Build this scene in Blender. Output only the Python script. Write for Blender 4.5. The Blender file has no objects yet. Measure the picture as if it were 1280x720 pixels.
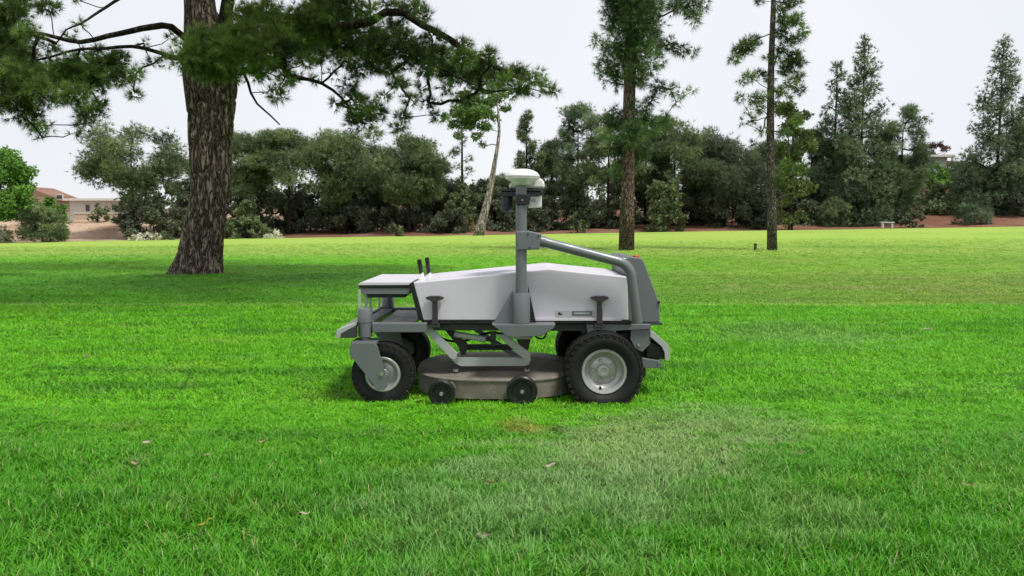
import bpy, bmesh, math, random
import numpy as np
from mathutils import Vector, Matrix, noise as mnoise
R = math.radians
scene = bpy.context.scene
COL = scene.collection
rng = np.random.default_rng(7)
random.seed(7)

# ------------------------------------------------------------------ camera
CAMZ, F = 1.2, 960.0                       # eye height, focal length in photo pixels
PITCH = math.atan(80 / F)                  # horizon on photo row 280
cam = bpy.data.cameras.new('camera'); co = bpy.data.objects.new('camera', cam); COL.objects.link(co)
co.location = (0, 0, CAMZ); co.rotation_euler = (R(90) - PITCH, 0, 0)
cam.sensor_width = 36; cam.lens = 36 * F / 1280; cam.clip_start = .05; cam.clip_end = 3000
scene.camera = co
scene.render.engine = 'CYCLES'
scene.cycles.max_bounces = 6; scene.cycles.diffuse_bounces = 3; scene.cycles.glossy_bounces = 2
scene.cycles.transmission_bounces = 4; scene.cycles.transparent_max_bounces = 4

# ------------------------------------------------------------------ sky and sun (bright overcast)
SUN_EL, SUN_AZ = R(64), R(128)              # azimuth clockwise from +Y (away from the camera)
w = bpy.data.worlds.new('World'); scene.world = w; w.use_nodes = True
nt = w.node_tree; nt.nodes.clear()
def wn(t): return nt.nodes.new(t)
out = wn('ShaderNodeOutputWorld'); bg = wn('ShaderNodeBackground'); sky = wn('ShaderNodeTexSky')
sky.sky_type = 'NISHITA'; sky.sun_disc = False; sky.sun_elevation = SUN_EL; sky.sun_rotation = SUN_AZ
sc = wn('ShaderNodeVectorMath'); sc.operation = 'SCALE'; sc.inputs['Scale'].default_value = .08
tc = wn('ShaderNodeTexCoord'); nz = wn('ShaderNodeTexNoise'); nz.inputs['Scale'].default_value = 1.6; nz.inputs['Detail'].default_value = 4
cr = wn('ShaderNodeValToRGB'); cr.color_ramp.elements[0].position = .3; cr.color_ramp.elements[1].position = .7
cr.color_ramp.elements[0].color = (.41, .422, .448, 1); cr.color_ramp.elements[1].color = (.505, .50, .515, 1)
mx = wn('ShaderNodeMix'); mx.data_type = 'RGBA'; mx.inputs[0].default_value = .9
L = nt.links.new
L(sky.outputs[0], sc.inputs[0]); L(tc.outputs['Generated'], nz.inputs['Vector']); L(nz.outputs['Fac'], cr.inputs[0])
L(sc.outputs[0], mx.inputs[6]); L(cr.outputs[0], mx.inputs[7]); L(mx.outputs[2], bg.inputs[0]); L(bg.outputs[0], out.inputs[0])
sl = bpy.data.lights.new('sun', 'SUN'); sl.energy = 2.0; sl.angle = R(12); sl.color = (1, .96, .9)
so = bpy.data.objects.new('sun', sl); COL.objects.link(so)
sd = Vector((math.sin(SUN_AZ) * math.cos(SUN_EL), math.cos(SUN_AZ) * math.cos(SUN_EL), math.sin(SUN_EL)))
so.rotation_euler = sd.to_track_quat('Z', 'Y').to_euler(); so.location = (0, 0, 40)
vs = scene.view_settings; vs.view_transform = 'Standard'; vs.look = 'None'; vs.exposure = 1.0; vs.gamma = 1

# ------------------------------------------------------------------ pixel helpers (direction only; depth is always given)
_s, _c = math.sin(PITCH), math.cos(PITCH)
def at(px, py, Y):
    a, b = (px - 640) / F, -(py - 360) / F
    d = (a, _c + b * _s, -_s + b * _c); t = Y / d[1]
    return Vector((a * t, Y, CAMZ + d[2] * t))
def sm(a, b, x):
    t = min(1, max(0, (x - a) / (b - a))); return t * t * (3 - 2 * t)
def gz(x, y):                              # lawn: flat here, gently tilted far off
    return sm(14, 70, y) * (.25 + .0156 * x) + .02 * mnoise.noise((x * .12, y * .12, 0)) * sm(8, 30, y)
def edge(x):                               # far edge of the lawn
    return 70 + 1.2 * mnoise.noise((x * .05, 3, 0)) + .5 * mnoise.noise((x * .3, 9, 0))
def hill(x, y):                            # bare bank behind the lawn
    base = gz(x, min(y, 72))
    l = sm(71, 90, y) * 2.2 * sm(-24, -38, x) if x < -24 else 0
    r = sm(72, 108, y) * 7.0 * sm(30, 56, x)
    m = sm(71, 84, y) * .7 + sm(88, 118, y) * 3.4
    n = (.35 * mnoise.noise((x * .15, y * .15, 5)) + .12 * mnoise.noise((x * .6, y * .6, 1))) * sm(70.5, 78, y)
    return base + max(l, m, r) + n
def ground_hit(px, py):
    Y = 3.0
    while Y < 69:
        p = at(px, py, Y)
        if p.z <= gz(p.x, Y): return p
        Y += .05
    return at(px, py, 69)

# ------------------------------------------------------------------ object helpers
WL = {}
def link(o, parent=None, wl=Vector((0, 0, 0))):
    COL.objects.link(o); WL[o] = Vector(wl); o.location = wl
    if parent is not None:
        o.parent = parent; o.matrix_parent_inverse = Matrix.Translation(-WL[parent])
    return o
def tag(o, label=None, cat=None, group=None, kind=None):
    for k, v in (('label', label), ('category', cat), ('group', group), ('kind', kind)):
        if v: o[k] = v
    return o
def empty(name, loc, parent=None):
    o = bpy.data.objects.new(name, None); o.empty_display_size = .1
    return link(o, parent, Vector(loc))
def mesh_obj(name, me, mat, parent=None, wl=(0, 0, 0), smooth=False):
    if mat: me.materials.append(mat)
    if smooth: me.polygons.foreach_set('use_smooth', [True] * len(me.polygons))
    return link(bpy.data.objects.new(name, me), parent, Vector(wl))
def bm_obj(name, bm, mat, parent=None, smooth=False, angle=None):
    bmesh.ops.recalc_face_normals(bm, faces=bm.faces)
    c = Vector((0, 0, 0))
    if len(bm.verts):
        vv = [v.co for v in bm.verts]
        c = Vector([(min(v[i] for v in vv) + max(v[i] for v in vv)) / 2 for i in range(3)])
    for v in bm.verts: v.co -= c
    me = bpy.data.meshes.new(name); bm.to_mesh(me); bm.free()
    if angle is not None:
        smooth = True
    o = mesh_obj(name, me, mat, parent, c, smooth)
    if angle is not None: me.set_sharp_from_angle(angle=R(angle))
    return o
def np_mesh(name, V, Fc, n):               # V (k,3), Fc (m,n)
    me = bpy.data.meshes.new(name); k, m = len(V), len(Fc)
    me.vertices.add(k); me.vertices.foreach_set('co', V.astype(np.float32).ravel())
    me.loops.add(m * n); me.loops.foreach_set('vertex_index', Fc.astype(np.int32).ravel())
    me.polygons.add(m); me.polygons.foreach_set('loop_start', np.arange(0, m * n, n, dtype=np.int32))
    me.update(calc_edges=True)
    return me
def add_prism(bm, pts, y0, y1, bevel=0, seg=2):   # polygon of (x, z) extruded along y
    n = len(pts)
    a = [bm.verts.new((p[0], y0, p[1])) for p in pts]; b = [bm.verts.new((p[0], y1, p[1])) for p in pts]
    fs = [bm.faces.new(a), bm.faces.new(b[::-1])]
    for i in range(n): fs.append(bm.faces.new((a[i], b[i], b[(i + 1) % n], a[(i + 1) % n])))
    if bevel:
        es = list({e for f in fs for e in f.edges})
        bmesh.ops.bevel(bm, geom=es, offset=bevel, segments=seg, affect='EDGES', profile=.5, clamp_overlap=True)
def add_box(bm, lo, hi, bevel=0):
    add_prism(bm, [(lo[0], lo[2]), (hi[0], lo[2]), (hi[0], hi[2]), (lo[0], hi[2])], lo[1], hi[1], bevel)
def frame(d):
    d = d.normalized(); a = Vector((0, 0, 1)) if abs(d.z) < .9 else Vector((1, 0, 0))
    u = d.cross(a).normalized(); return u, d.cross(u).normalized()
def add_tube(bm, pts, rad, n=12, cap=True):
    pts = [Vector(p) for p in pts]; rs = rad if isinstance(rad, (list, tuple)) else [rad] * len(pts)
    rings = []; u = None
    for i, p in enumerate(pts):
        d = pts[min(i + 1, len(pts) - 1)] - pts[max(i - 1, 0)]
        if u is None: u, v = frame(d)
        else:
            d = d.normalized(); u = (u - d * u.dot(d)).normalized(); v = d.cross(u)
        rings.append([bm.verts.new(p + (u * math.cos(2 * math.pi * k / n) + v * math.sin(2 * math.pi * k / n)) * rs[i]) for k in range(n)])
    for a, b in zip(rings, rings[1:]):
        for k in range(n): bm.faces.new((a[k], a[(k + 1) % n], b[(k + 1) % n], b[k]))
    if cap: bm.faces.new(rings[0][::-1]); bm.faces.new(rings[-1])
def add_lathe(bm, c, prof, axis='y', n=40):       # prof: (radius, position along axis)
    c = Vector(c); rings = []
    for r, h in prof:
        ring = []
        for k in range(n):
            a = 2 * math.pi * k / n
            p = Vector((r * math.cos(a), h, r * math.sin(a))) if axis == 'y' else Vector((r * math.cos(a), r * math.sin(a), h))
            ring.append(bm.verts.new(c + p))
            if r < 1e-5: break
        rings.append(ring)
    for a, b in zip(rings, rings[1:]):
        for k in range(n):
            if len(a) == 1 and len(b) == 1: break
            if len(a) == 1: bm.faces.new((a[0], b[(k + 1) % n], b[k]))
            elif len(b) == 1: bm.faces.new((a[k], a[(k + 1) % n], b[0]))
            else: bm.faces.new((a[k], a[(k + 1) % n], b[(k + 1) % n], b[k]))
def fillet(pts, r, n=7):
    pts = [Vector(p) for p in pts]; o = [pts[0]]
    for a, b, c in zip(pts, pts[1:], pts[2:]):
        p, q = b + (a - b).normalized() * r, b + (c - b).normalized() * r
        for i in range(n + 1):
            t = i / n; o.append(p * (1 - t) ** 2 + b * 2 * t * (1 - t) + q * t * t)
    return o + [pts[-1]]

# ------------------------------------------------------------------ materials
class NT:
    def __init__(s, name):
        s.m = bpy.data.materials.new(name); s.m.use_nodes = True; s.t = s.m.node_tree; s.t.nodes.clear()
        s.out = s.n('ShaderNodeOutputMaterial')
    def n(s, t, **k):
        o = s.t.nodes.new(t)
        for a, v in k.items(): setattr(o, a, v)
        return o
    def l(s, a, b): s.t.links.new(a, b)
    def noise(s, scale, detail=4, vec=None, rough=.55):
        o = s.n('ShaderNodeTexNoise'); o.inputs['Scale'].default_value = scale; o.inputs['Detail'].default_value = detail
        o.inputs['Roughness'].default_value = rough
        if vec is not None: s.l(vec, o.inputs['Vector'])
        return o.outputs['Fac']
    def ramp(s, fac, stops):
        o = s.n('ShaderNodeValToRGB'); e = o.color_ramp.elements
        while len(e) < len(stops): e.new(.5)
        for x, (p, c) in zip(e, stops): x.position = p; x.color = (*c, 1) if len(c) == 3 else c
        s.l(fac, o.inputs[0]); return o.outputs[0]
    def mix(s, fac, a, b, mode='MIX'):
        o = s.n('ShaderNodeMix', data_type='RGBA', blend_type=mode)
        for v, i in ((fac, 0), (a, 6), (b, 7)):
            if hasattr(v, 'links') or isinstance(v, bpy.types.NodeSocket): s.l(v, o.inputs[i])
            else: o.inputs[i].default_value = v if i == 0 else (*v, 1)
        return o.outputs[2]
    def math(s, op, a, b=0.0, c=0.0):
        o = s.n('ShaderNodeMath', operation=op)
        for v, i in ((a, 0), (b, 1), (c, 2)):
            if isinstance(v, bpy.types.NodeSocket): s.l(v, o.inputs[i])
            else: o.inputs[i].default_value = v
        return o.outputs[0]
    def smooth(s, x, a, b, lo=0., hi=1.):
        o = s.n('ShaderNodeMapRange', interpolation_type='SMOOTHSTEP'); s.l(x, o.inputs[0])
        for i, v in ((1, a), (2, b), (3, lo), (4, hi)): o.inputs[i].default_value = v
        return o.outputs[0]
    def obj(s): return s.n('ShaderNodeTexCoord').outputs['Object']
    def pos(s): return s.n('ShaderNodeNewGeometry').outputs['Position']
    def scaled(s, vec, xyz):
        o = s.n('ShaderNodeVectorMath', operation='MULTIPLY'); s.l(vec, o.inputs[0]); o.inputs[1].default_value = xyz; return o.outputs[0]
    def bump(s, h, strength=.3, dist=.01):
        o = s.n('ShaderNodeBump'); o.inputs['Strength'].default_value = strength; o.inputs['Distance'].default_value = dist
        s.l(h, o.inputs['Height']); return o.outputs[0]
    def bsdf(s, col, rough=.6, metal=0., normal=None, spec=.5):
        o = s.n('ShaderNodeBsdfPrincipled')
        for v, k in ((col, 'Base Color'), (rough, 'Roughness')):
            if isinstance(v, bpy.types.NodeSocket): s.l(v, o.inputs[k])
            else: o.inputs[k].default_value = (*v, 1) if k == 'Base Color' else v
        o.inputs['Metallic'].default_value = metal; o.inputs['Specular IOR Level'].default_value = spec
        if normal is not None: s.l(normal, o.inputs['Normal'])
        return o.outputs[0]
    def done(s, sh): s.l(sh, s.out.inputs[0]); return s.m

def paint(name, col, rough=.45, metal=0., wear=.12, scale=9):
    t = NT(name); v = t.obj(); f = t.noise(scale, 5, v); g = t.noise(scale * 9, 3, v)
    c = t.mix(t.smooth(f, .35, .75, 0, wear), col, tuple(x * .55 + .02 for x in col))
    c = t.mix(t.smooth(g, .55, .8, 0, wear), c, (.17, .15, .11))
    r = t.smooth(f, .3, .7, rough - .08, rough + .12)
    return t.done(t.bsdf(c, r, metal, t.bump(g, .04, .003)))
M = {}
M['white'] = paint('pale_grey_paint', (.55, .535, .585), .42, 0, .07, 4)
M['grey'] = paint('mid_grey_paint', (.145, .16, .168), .36, .25, .14)
M['lightgrey'] = paint('light_grey_paint', (.36, .38, .37), .42, 0, .25)
M['dark'] = paint('dark_frame_paint', (.03, .034, .034), .5, 0, .2)
M['black'] = paint('black_plastic', (.008, .008, .009), .3, 0, .06)
M['latch'] = paint('dark_rubber_latch', (.03, .022, .028), .5, 0, .1)
M['steel'] = paint('brushed_steel', (.5, .5, .49), .35, .9, .2)
M['rim'] = paint('silver_rim_paint', (.44, .44, .425), .36, .45, .5, 14)
M['cream'] = paint('cream_plastic', (.74, .73, .70), .35, 0, .06)
M['red'] = paint('red_plastic', (.5, .035, .012), .35, 0, .05)
M['navy'] = paint('blue_black_housing', (.025, .032, .045), .35, 0, .05)
M['tag'] = paint('grey_decal', (.42, .42, .43), .5, 0, .05)
M['tagdark'] = paint('dark_decal', (.13, .13, .135), .5, 0, .05)
def rubber():
    t = NT('tyre_rubber'); v = t.obj(); f = t.noise(12, 5, v); g = t.noise(90, 2, v)
    c = t.mix(t.smooth(f, .5, .75, 0, .5), (.006, .006, .006), (.018, .017, .014))
    return t.done(t.bsdf(c, t.smooth(f, .3, .7, .55, .8), 0, t.bump(g, .15, .002), .35))
M['rubber'] = rubber()
def deckmat():
    t = NT('worn_deck_metal'); v = t.obj(); f = t.noise(5, 6, v, .65); g = t.noise(28, 4, v); h = t.noise(120, 2, v)
    c = t.ramp(f, [(.3, (.095, .082, .066)), (.5, (.155, .14, .115)), (.72, (.22, .205, .17))])
    c = t.mix(t.smooth(g, .55, .7, 0, .7), c, (.10, .09, .05))
    c = t.mix(t.smooth(h, .62, .7, 0, .6), c, (.16, .2, .06))
    return t.done(t.bsdf(c, .75, 0, t.bump(g, .3, .004), .3))
M['deck'] = deckmat()

def grass_colour(t):                       # mown strips, dry patches and wear of the lawn, plus a painted sunlit band
    p = t.pos(); s = t.n('ShaderNodeSeparateXYZ'); t.l(p, s.inputs[0]); X, Y = s.outputs[0], s.outputs[1]
    warp = t.noise(.35, 3, p); w2 = t.noise(1.7, 3, p)
    Yw = t.math('ADD', Y, t.math('MULTIPLY_ADD', warp, 1.6, -.8)); Yw = t.math('ADD', Yw, t.math('MULTIPLY_ADD', w2, .5, -.25))
    Yl = t.math('ADD', Y, t.math('MULTIPLY_ADD', warp, .7, -.35)); Yl = t.math('ADD', Yl, t.math('MULTIPLY_ADD', w2, .2, -.1))
    c = t.mix(t.smooth(Yw, 3.5, 5.0), (.078, .33, .006), (.175, .545, .010))
    streak = t.noise(1.0, 5, t.scaled(p, (.45, 2.2, 1)), .62)
    c = t.mix(t.smooth(streak, .50, .64, 0, .75), c, (.06, .26, .012))
    c = t.mix(t.smooth(t.noise(.8, 4, t.scaled(p, (.7, 1.6, 1))), .52, .68, 0, .6), c, (.27, .56, .02))
    far = t.mix(t.smooth(X, -3, 9), (.13, .46, .008), (.30, .45, .055))
    far = t.mix(t.smooth(streak, .42, .66, 0, .55), far, (.12, .27, .03))
    tan = t.noise(.55, 5, t.scaled(p, (.5, 1.1, 1)), .6); far = t.mix(t.math('MULTIPLY', t.smooth(tan, .48, .64), t.smooth(X, 0, 5, .1, .75)), far, (.36, .34, .11))
    c = t.mix(t.smooth(Yl, 11.1, 11.35), c, far)
    line = t.math('MULTIPLY', t.smooth(Yl, 10.95, 11.15), t.smooth(Yl, 11.25, 11.45, 1, 0))
    c = t.mix(t.math('MULTIPLY', t.math('MULTIPLY', line, t.smooth(warp, .35, .6, .15, .8)), 1.0), c, (.42, .62, .12))
    lime = t.math('MULTIPLY', t.smooth(Yw, 17.2, 19.5), t.smooth(X, -1, 6, 1, .35))
    c = t.mix(lime, c, (.19, .50, .012))  # brighter green paints in sunlit grass beyond the pine's shade
    c = t.mix(t.smooth(Yw, 25, 31), c, (.36, .51, .085))
    c = t.mix(t.math('MULTIPLY', t.smooth(Yw, 40, 60), .6), c, (.44, .53, .13))
    b = t.noise(.09, 3, p); c = t.mix(t.math('MULTIPLY', t.smooth(b, .52, .68), t.smooth(Y, 20, 30, 0, .5)), c, (.13, .34, .03))
    dry = t.noise(2.3, 5, p, .6); rag = t.noise(3.2, 6, t.scaled(p, (.8, 1.5, 1)), .7)
    c = t.mix(t.smooth(dry, .56, .74, 0, .55), c, (.24, .33, .10))
    # scuffed pale patch beside the rear wheel and a browner tuft in front of the deck
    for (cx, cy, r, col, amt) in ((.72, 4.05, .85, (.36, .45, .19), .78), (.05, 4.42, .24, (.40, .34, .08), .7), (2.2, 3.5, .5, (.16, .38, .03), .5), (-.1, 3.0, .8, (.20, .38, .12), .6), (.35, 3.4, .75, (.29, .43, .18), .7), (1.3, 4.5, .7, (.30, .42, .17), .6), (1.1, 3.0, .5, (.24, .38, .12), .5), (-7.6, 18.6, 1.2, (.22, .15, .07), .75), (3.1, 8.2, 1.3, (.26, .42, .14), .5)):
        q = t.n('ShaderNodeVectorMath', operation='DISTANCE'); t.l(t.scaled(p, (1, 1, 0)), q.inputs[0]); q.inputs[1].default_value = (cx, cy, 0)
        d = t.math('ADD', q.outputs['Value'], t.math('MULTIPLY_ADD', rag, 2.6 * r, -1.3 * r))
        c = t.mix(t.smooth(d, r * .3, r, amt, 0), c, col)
    return c
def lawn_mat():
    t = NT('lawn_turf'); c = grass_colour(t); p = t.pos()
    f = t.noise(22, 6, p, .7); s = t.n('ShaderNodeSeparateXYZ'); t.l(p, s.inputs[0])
    c = t.mix(t.smooth(f, .3, .72, .75, .1), c, (.10, .2, .02))  # dark mottling stands in for the self-shadow of blades on the bare sheet
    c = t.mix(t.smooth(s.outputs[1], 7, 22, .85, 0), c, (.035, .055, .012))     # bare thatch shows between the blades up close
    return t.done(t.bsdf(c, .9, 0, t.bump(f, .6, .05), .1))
def blade_mat():
    t = NT('grass_blades'); c = grass_colour(t)
    a = t.n('ShaderNodeAttribute', attribute_name='tint'); oi = t.n('ShaderNodeObjectInfo')
    r = oi.outputs['Random']
    sx_ = t.n('ShaderNodeSeparateXYZ'); t.l(t.pos(), sx_.inputs[0]); near = t.smooth(sx_.outputs[1], 3.6, 5.2, 1, .4)
    c = t.mix(t.smooth(r, .1, 1, 0, .5), c, (.045, .17, .015))
    c = t.mix(t.math('MULTIPLY', t.smooth(a.outputs['Fac'], .4, .95, 0, .55), near), c, (.27, .55, .085))
    c = t.mix(t.smooth(a.outputs['Fac'], .972, .98, 0, .8), c, (.42, .36, .18))
    d = t.bsdf(c, .45, 0, None, .28)
    tr = t.n('ShaderNodeBsdfTranslucent'); t.l(c, tr.inputs[0])
    m = t.n('ShaderNodeMixShader'); m.inputs[0].default_value = .3; t.l(d, m.inputs[1]); t.l(tr.outputs[0], m.inputs[2])
    return t.done(m.outputs[0])
M['lawn'], M['blade'] = lawn_mat(), blade_mat()
def soil():
    t = NT('bare_soil'); p = t.pos(); f = t.noise(.25, 5, p); g = t.noise(2.5, 5, p); s = t.n('ShaderNodeSeparateXYZ'); t.l(p, s.inputs[0])
    a = t.mix(t.smooth(s.outputs[0], -34, -22), (.42, .31, .22), (.16, .075, .05))
    a = t.mix(t.smooth(f, .4, .65, 0, .8), a, (.22, .13, .085))
    a = t.mix(t.smooth(g, .5, .7, 0, .6), a, (.085, .06, .04))
    return t.done(t.bsdf(a, .95, 0, t.bump(g, .5, .2), .1))
M['soil'] = soil()
def bark(name, c0, c1, c2, sx=9, sz=1.6):
    t = NT(name); v = t.scaled(t.obj(), (sx, sx, sz)); f = t.noise(1.2, 5, v, .65)
    vo = t.n('ShaderNodeTexVoronoi', feature='DISTANCE_TO_EDGE'); vo.inputs['Scale'].default_value = 1.1
    wv = t.n('ShaderNodeVectorMath', operation='ADD'); t.l(v, wv.inputs[0])
    sc = t.n('ShaderNodeVectorMath', operation='SCALE'); sc.inputs['Scale'].default_value = 1.7
    cn = t.n('ShaderNodeTexNoise'); cn.inputs['Scale'].default_value = 1.5; t.l(v, cn.inputs['Vector']); t.l(cn.outputs['Color'], sc.inputs[0]); t.l(sc.outputs[0], wv.inputs[1])
    t.l(wv.outputs[0], vo.inputs['Vector']); e = vo.outputs['Distance']
    c = t.ramp(f, [(.3, c0), (.5, c1), (.72, c2)])
    c = t.mix(t.smooth(e, .03, .2, .92, 0), c, tuple(x * .22 for x in c0))
    return t.done(t.bsdf(c, .9, 0, t.bump(t.math('ADD', t.smooth(e, 0, .3), t.math('MULTIPLY', f, .5)), .9, .05), .15))
M['bark'] = bark('pine_bark', (.13, .095, .073), (.27, .22, .175), (.46, .40, .335), 9, 1.7)
M['bark2'] = bark('reddish_pine_bark', (.11, .075, .06), (.23, .165, .13), (.36, .29, .24), 11, 3)
M['bark_dark'] = bark('dark_branch_bark', (.035, .028, .022), (.06, .047, .038), (.10, .08, .065))
M['bark_pale'] = bark('pale_smooth_bark', (.26, .22, .19), (.40, .36, .32), (.52, .48, .43), 5, 1)
M['bark_grey'] = bark('grey_pine_bark', (.11, .09, .08), (.21, .18, .16), (.34, .30, .27), 14, 4)
def foliage(name, dark, light, trans=.3, rough=.55):
    t = NT(name); a = t.n('ShaderNodeAttribute', attribute_name='tint').outputs['Fac']
    c = t.mix(t.smooth(a, .05, .95), dark, light)
    d = t.bsdf(c, rough, 0, None, .25); tr = t.n('ShaderNodeBsdfTranslucent'); t.l(c, tr.inputs[0])
    m = t.n('ShaderNodeMixShader'); m.inputs[0].default_value = trans; t.l(d, m.inputs[1]); t.l(tr.outputs[0], m.inputs[2])
    return t.done(m.outputs[0])
FO = {'pine': foliage('pine_needles', (.036, .075, .022), (.22, .35, .08), .45),
      'pine_mid': foliage('pine_needles_fresh', (.03, .068, .026), (.16, .28, .085), .4),
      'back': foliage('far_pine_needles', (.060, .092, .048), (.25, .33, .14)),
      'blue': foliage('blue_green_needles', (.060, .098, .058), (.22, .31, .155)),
      'dark': foliage('dark_olive_leaves', (.056, .070, .044), (.15, .175, .10)),  # tones lifted to paint distance haze into the far belt
      'olive': foliage('olive_leaves', (.075, .105, .042), (.21, .26, .115)),
      'bright': foliage('bright_green_leaves', (.085, .20, .03), (.21, .40, .08)),
      'yellow': foliage('yellow_green_leaves', (.06, .09, .03), (.20, .25, .075)),
      'euc': foliage('fresh_hanging_leaves', (.05, .10, .03), (.17, .28, .08)),
      'flower': foliage('pale_flower_heads', (.40, .40, .27), (.78, .76, .62)),
      'red': foliage('reddish_leaves', (.09, .055, .04), (.22, .15, .10))}

# ------------------------------------------------------------------ ground
def grid(name, xs, ys, zf, mat, kind='structure'):
    X, Y = np.meshgrid(xs, ys); nx, ny = len(xs), len(ys)
    Z = np.array([zf(x, y) for x, y in zip(X.ravel(), Y.ravel())])
    V = np.stack([X.ravel(), Y.ravel(), Z], 1)
    i = (np.arange(ny - 1)[:, None] * nx + np.arange(nx - 1)[None]).ravel()
    me = np_mesh(name, V, np.stack([i, i + 1, i + nx + 1, i + nx], 1), 4)
    return tag(mesh_obj(name, me, mat, smooth=True), kind=kind)
xs = np.concatenate([np.linspace(-900, -110, 14), np.linspace(-100, 100, 101), np.linspace(110, 900, 14)])
ys = np.concatenate([np.linspace(-200, 60, 14), np.linspace(66, 130, 65), np.linspace(140, 1500, 20)])
grid('ground', xs, ys, lambda x, y: hill(x, y) - .06 if y > 60 else gz(x, y) - .3, M['soil'])
ts = np.linspace(0, 1, 110) ** 2.2
me_l = grid('lawn', np.linspace(-60, 60, 121), ts, lambda x, y: 0, M['lawn'])
co_ = np.empty(len(me_l.data.vertices) * 3, np.float32); me_l.data.vertices.foreach_get('co', co_); co_ = co_.reshape(-1, 3)
for v in co_:
    v[1] = -3 + v[1] * (edge(v[0]) + 3); v[2] = gz(v[0], v[1])
me_l.data.vertices.foreach_set('co', co_.ravel()); me_l.data.update()

# ------------------------------------------------------------------ foliage and trees
def rand_dirs(n):
    v = rng.normal(size=(n, 3)); return v / np.linalg.norm(v, axis=1, keepdims=True)
def crown_mesh(name, clumps, tufts_per_m3, kind, size, width, per, up=.35, shell=.6, maxn=9000):
    """clumps: list of (centre, (rx, ry, rz), tint). kind 'needle' gives fans of thin needles, 'leaf' small folded leaves."""
    P, D, T = [], [], []
    vol = sum(c[1][0] * c[1][1] * c[1][2] * 4.19 for c in clumps); k = min(1., maxn / max(1, vol * tufts_per_m3))
    for c, r, tint in clumps:
        n = max(6, int(r[0] * r[1] * r[2] * 4.19 * tufts_per_m3 * k))
        d = rand_dirs(n); rad = (shell + (1 - shell) * rng.random(n)) * rng.random(n) ** .22
        P.append(np.array(c) + d * np.array(r) * rad[:, None] * (1 + .25 * rng.normal(size=(n, 1)) * (rng.random((n, 1)) < .3)))
        o = d + np.array([0, 0, up]) + .5 * rng.normal(size=(n, 3)); D.append(o / np.linalg.norm(o, axis=1, keepdims=True))
        T.append(np.clip(tint + .2 * rng.normal(size=n), 0, 1))
    P, D, T = np.concatenate(P), np.concatenate(D), np.concatenate(T)
    P = np.repeat(P, per, 0); D = np.repeat(D, per, 0); T = np.repeat(T, per); n = len(P)
    sp = .75 if kind == 'needle' else 1.3
    d = D + sp * rand_dirs(n); d /= np.linalg.norm(d, axis=1, keepdims=True)
    s = np.cross(d, rand_dirs(n)); s /= np.linalg.norm(s, axis=1, keepdims=True) + 1e-9
    ln = size * (.6 + .7 * rng.random((n, 1))); wd = width * (.7 + .6 * rng.random((n, 1)))
    T = np.clip(T + .08 * rng.normal(size=n), 0, 1)
    if kind == 'needle':
        b = P + d * ln * .05
        V = np.stack([b - s * wd * .5, b + s * wd * .5, b + d * ln], 1).reshape(-1, 3); m = 3
    else:
        b = P + .5 * size * rand_dirs(n)
        V = np.stack([b - s * wd * .62, b + s * wd * .62, b + d * ln], 1).reshape(-1, 3); m = 3
    me = np_mesh(name, V, np.arange(n * m).reshape(n, m), m)
    at_ = me.attributes.new('tint', 'FLOAT', 'FACE'); at_.data.foreach_set('value', T.astype(np.float32))
    return me
def branches(bm, trunk, trunk_r, clumps, rmin=.012, start=.25, sag=.1, n=5):
    """grow branches from the trunk polyline to every clump (pipe model)."""
    nodes = [Vector(p) for p in trunk]; par = [i - 1 for i in range(len(nodes))]; nt0 = len(nodes)
    first = max(1, int(start * nt0)); ax = Vector(trunk[-1])
    order = sorted(clumps, key=lambda c: min((Vector(c[0]) - p).length for p in nodes[first:nt0]))
    wt = {}
    for c, r, _ in order:
        c = Vector(c); best, bi = 1e9, first
        for i in range(first, len(nodes)):
            q = nodes[i]; L_ = (c - q).length
            if i < nt0: L_ *= 1.0 + .7 * max(0, (q.z - c.z)) / (L_ + .1) * .6
            cost = L_ + (.0 if i < nt0 else .25 * (c - nodes[par[i]]).length)
            if cost < best: best, bi = cost, i
        a = nodes[bi]; L_ = (c - a).length
        prev = bi
        for k in (1, 2, 3):
            t = k / 3; p = a.lerp(c, t) + Vector((random.uniform(-1, 1), random.uniform(-1, 1), random.uniform(-1, .6))) * L_ * sag * (t < 1)
            nodes.append(p); par.append(prev); prev = len(nodes) - 1
        wt[prev] = 1
    cnt = [0] * len(nodes)
    for i in range(len(nodes) - 1, -1, -1):
        cnt[i] += wt.get(i, 0)
        if par[i] >= 0: cnt[par[i]] += cnt[i]
    for i in range(nt0, len(nodes)):
        if par[i] < nt0 or True:
            r0 = rmin * max(1, cnt[par[i]] if par[i] >= nt0 else cnt[i]) ** .55; r1 = rmin * max(1, cnt[i]) ** .55 * (.5 if cnt[i] <= 1 and i in wt else 1)
            add_tube(bm, [nodes[par[i]], nodes[i]], [r0, r1], n, False)
def polyline(pts, step):
    pts = [Vector(p) for p in pts]; o = []
    for i in range(len(pts) - 1):
        k = max(1, int((pts[i + 1] - pts[i]).length / step))
        p0, p1, p2, p3 = pts[max(0, i - 1)], pts[i], pts[i + 1], pts[min(len(pts) - 1, i + 2)]
        for j in range(k):
            t = j / k
            o.append(.5 * (2 * p1 + (p2 - p0) * t + (2 * p0 - 5 * p1 + 4 * p2 - p3) * t * t + (3 * p1 - p0 - 3 * p2 + p3) * t ** 3))
    return o + [pts[-1]]
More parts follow.
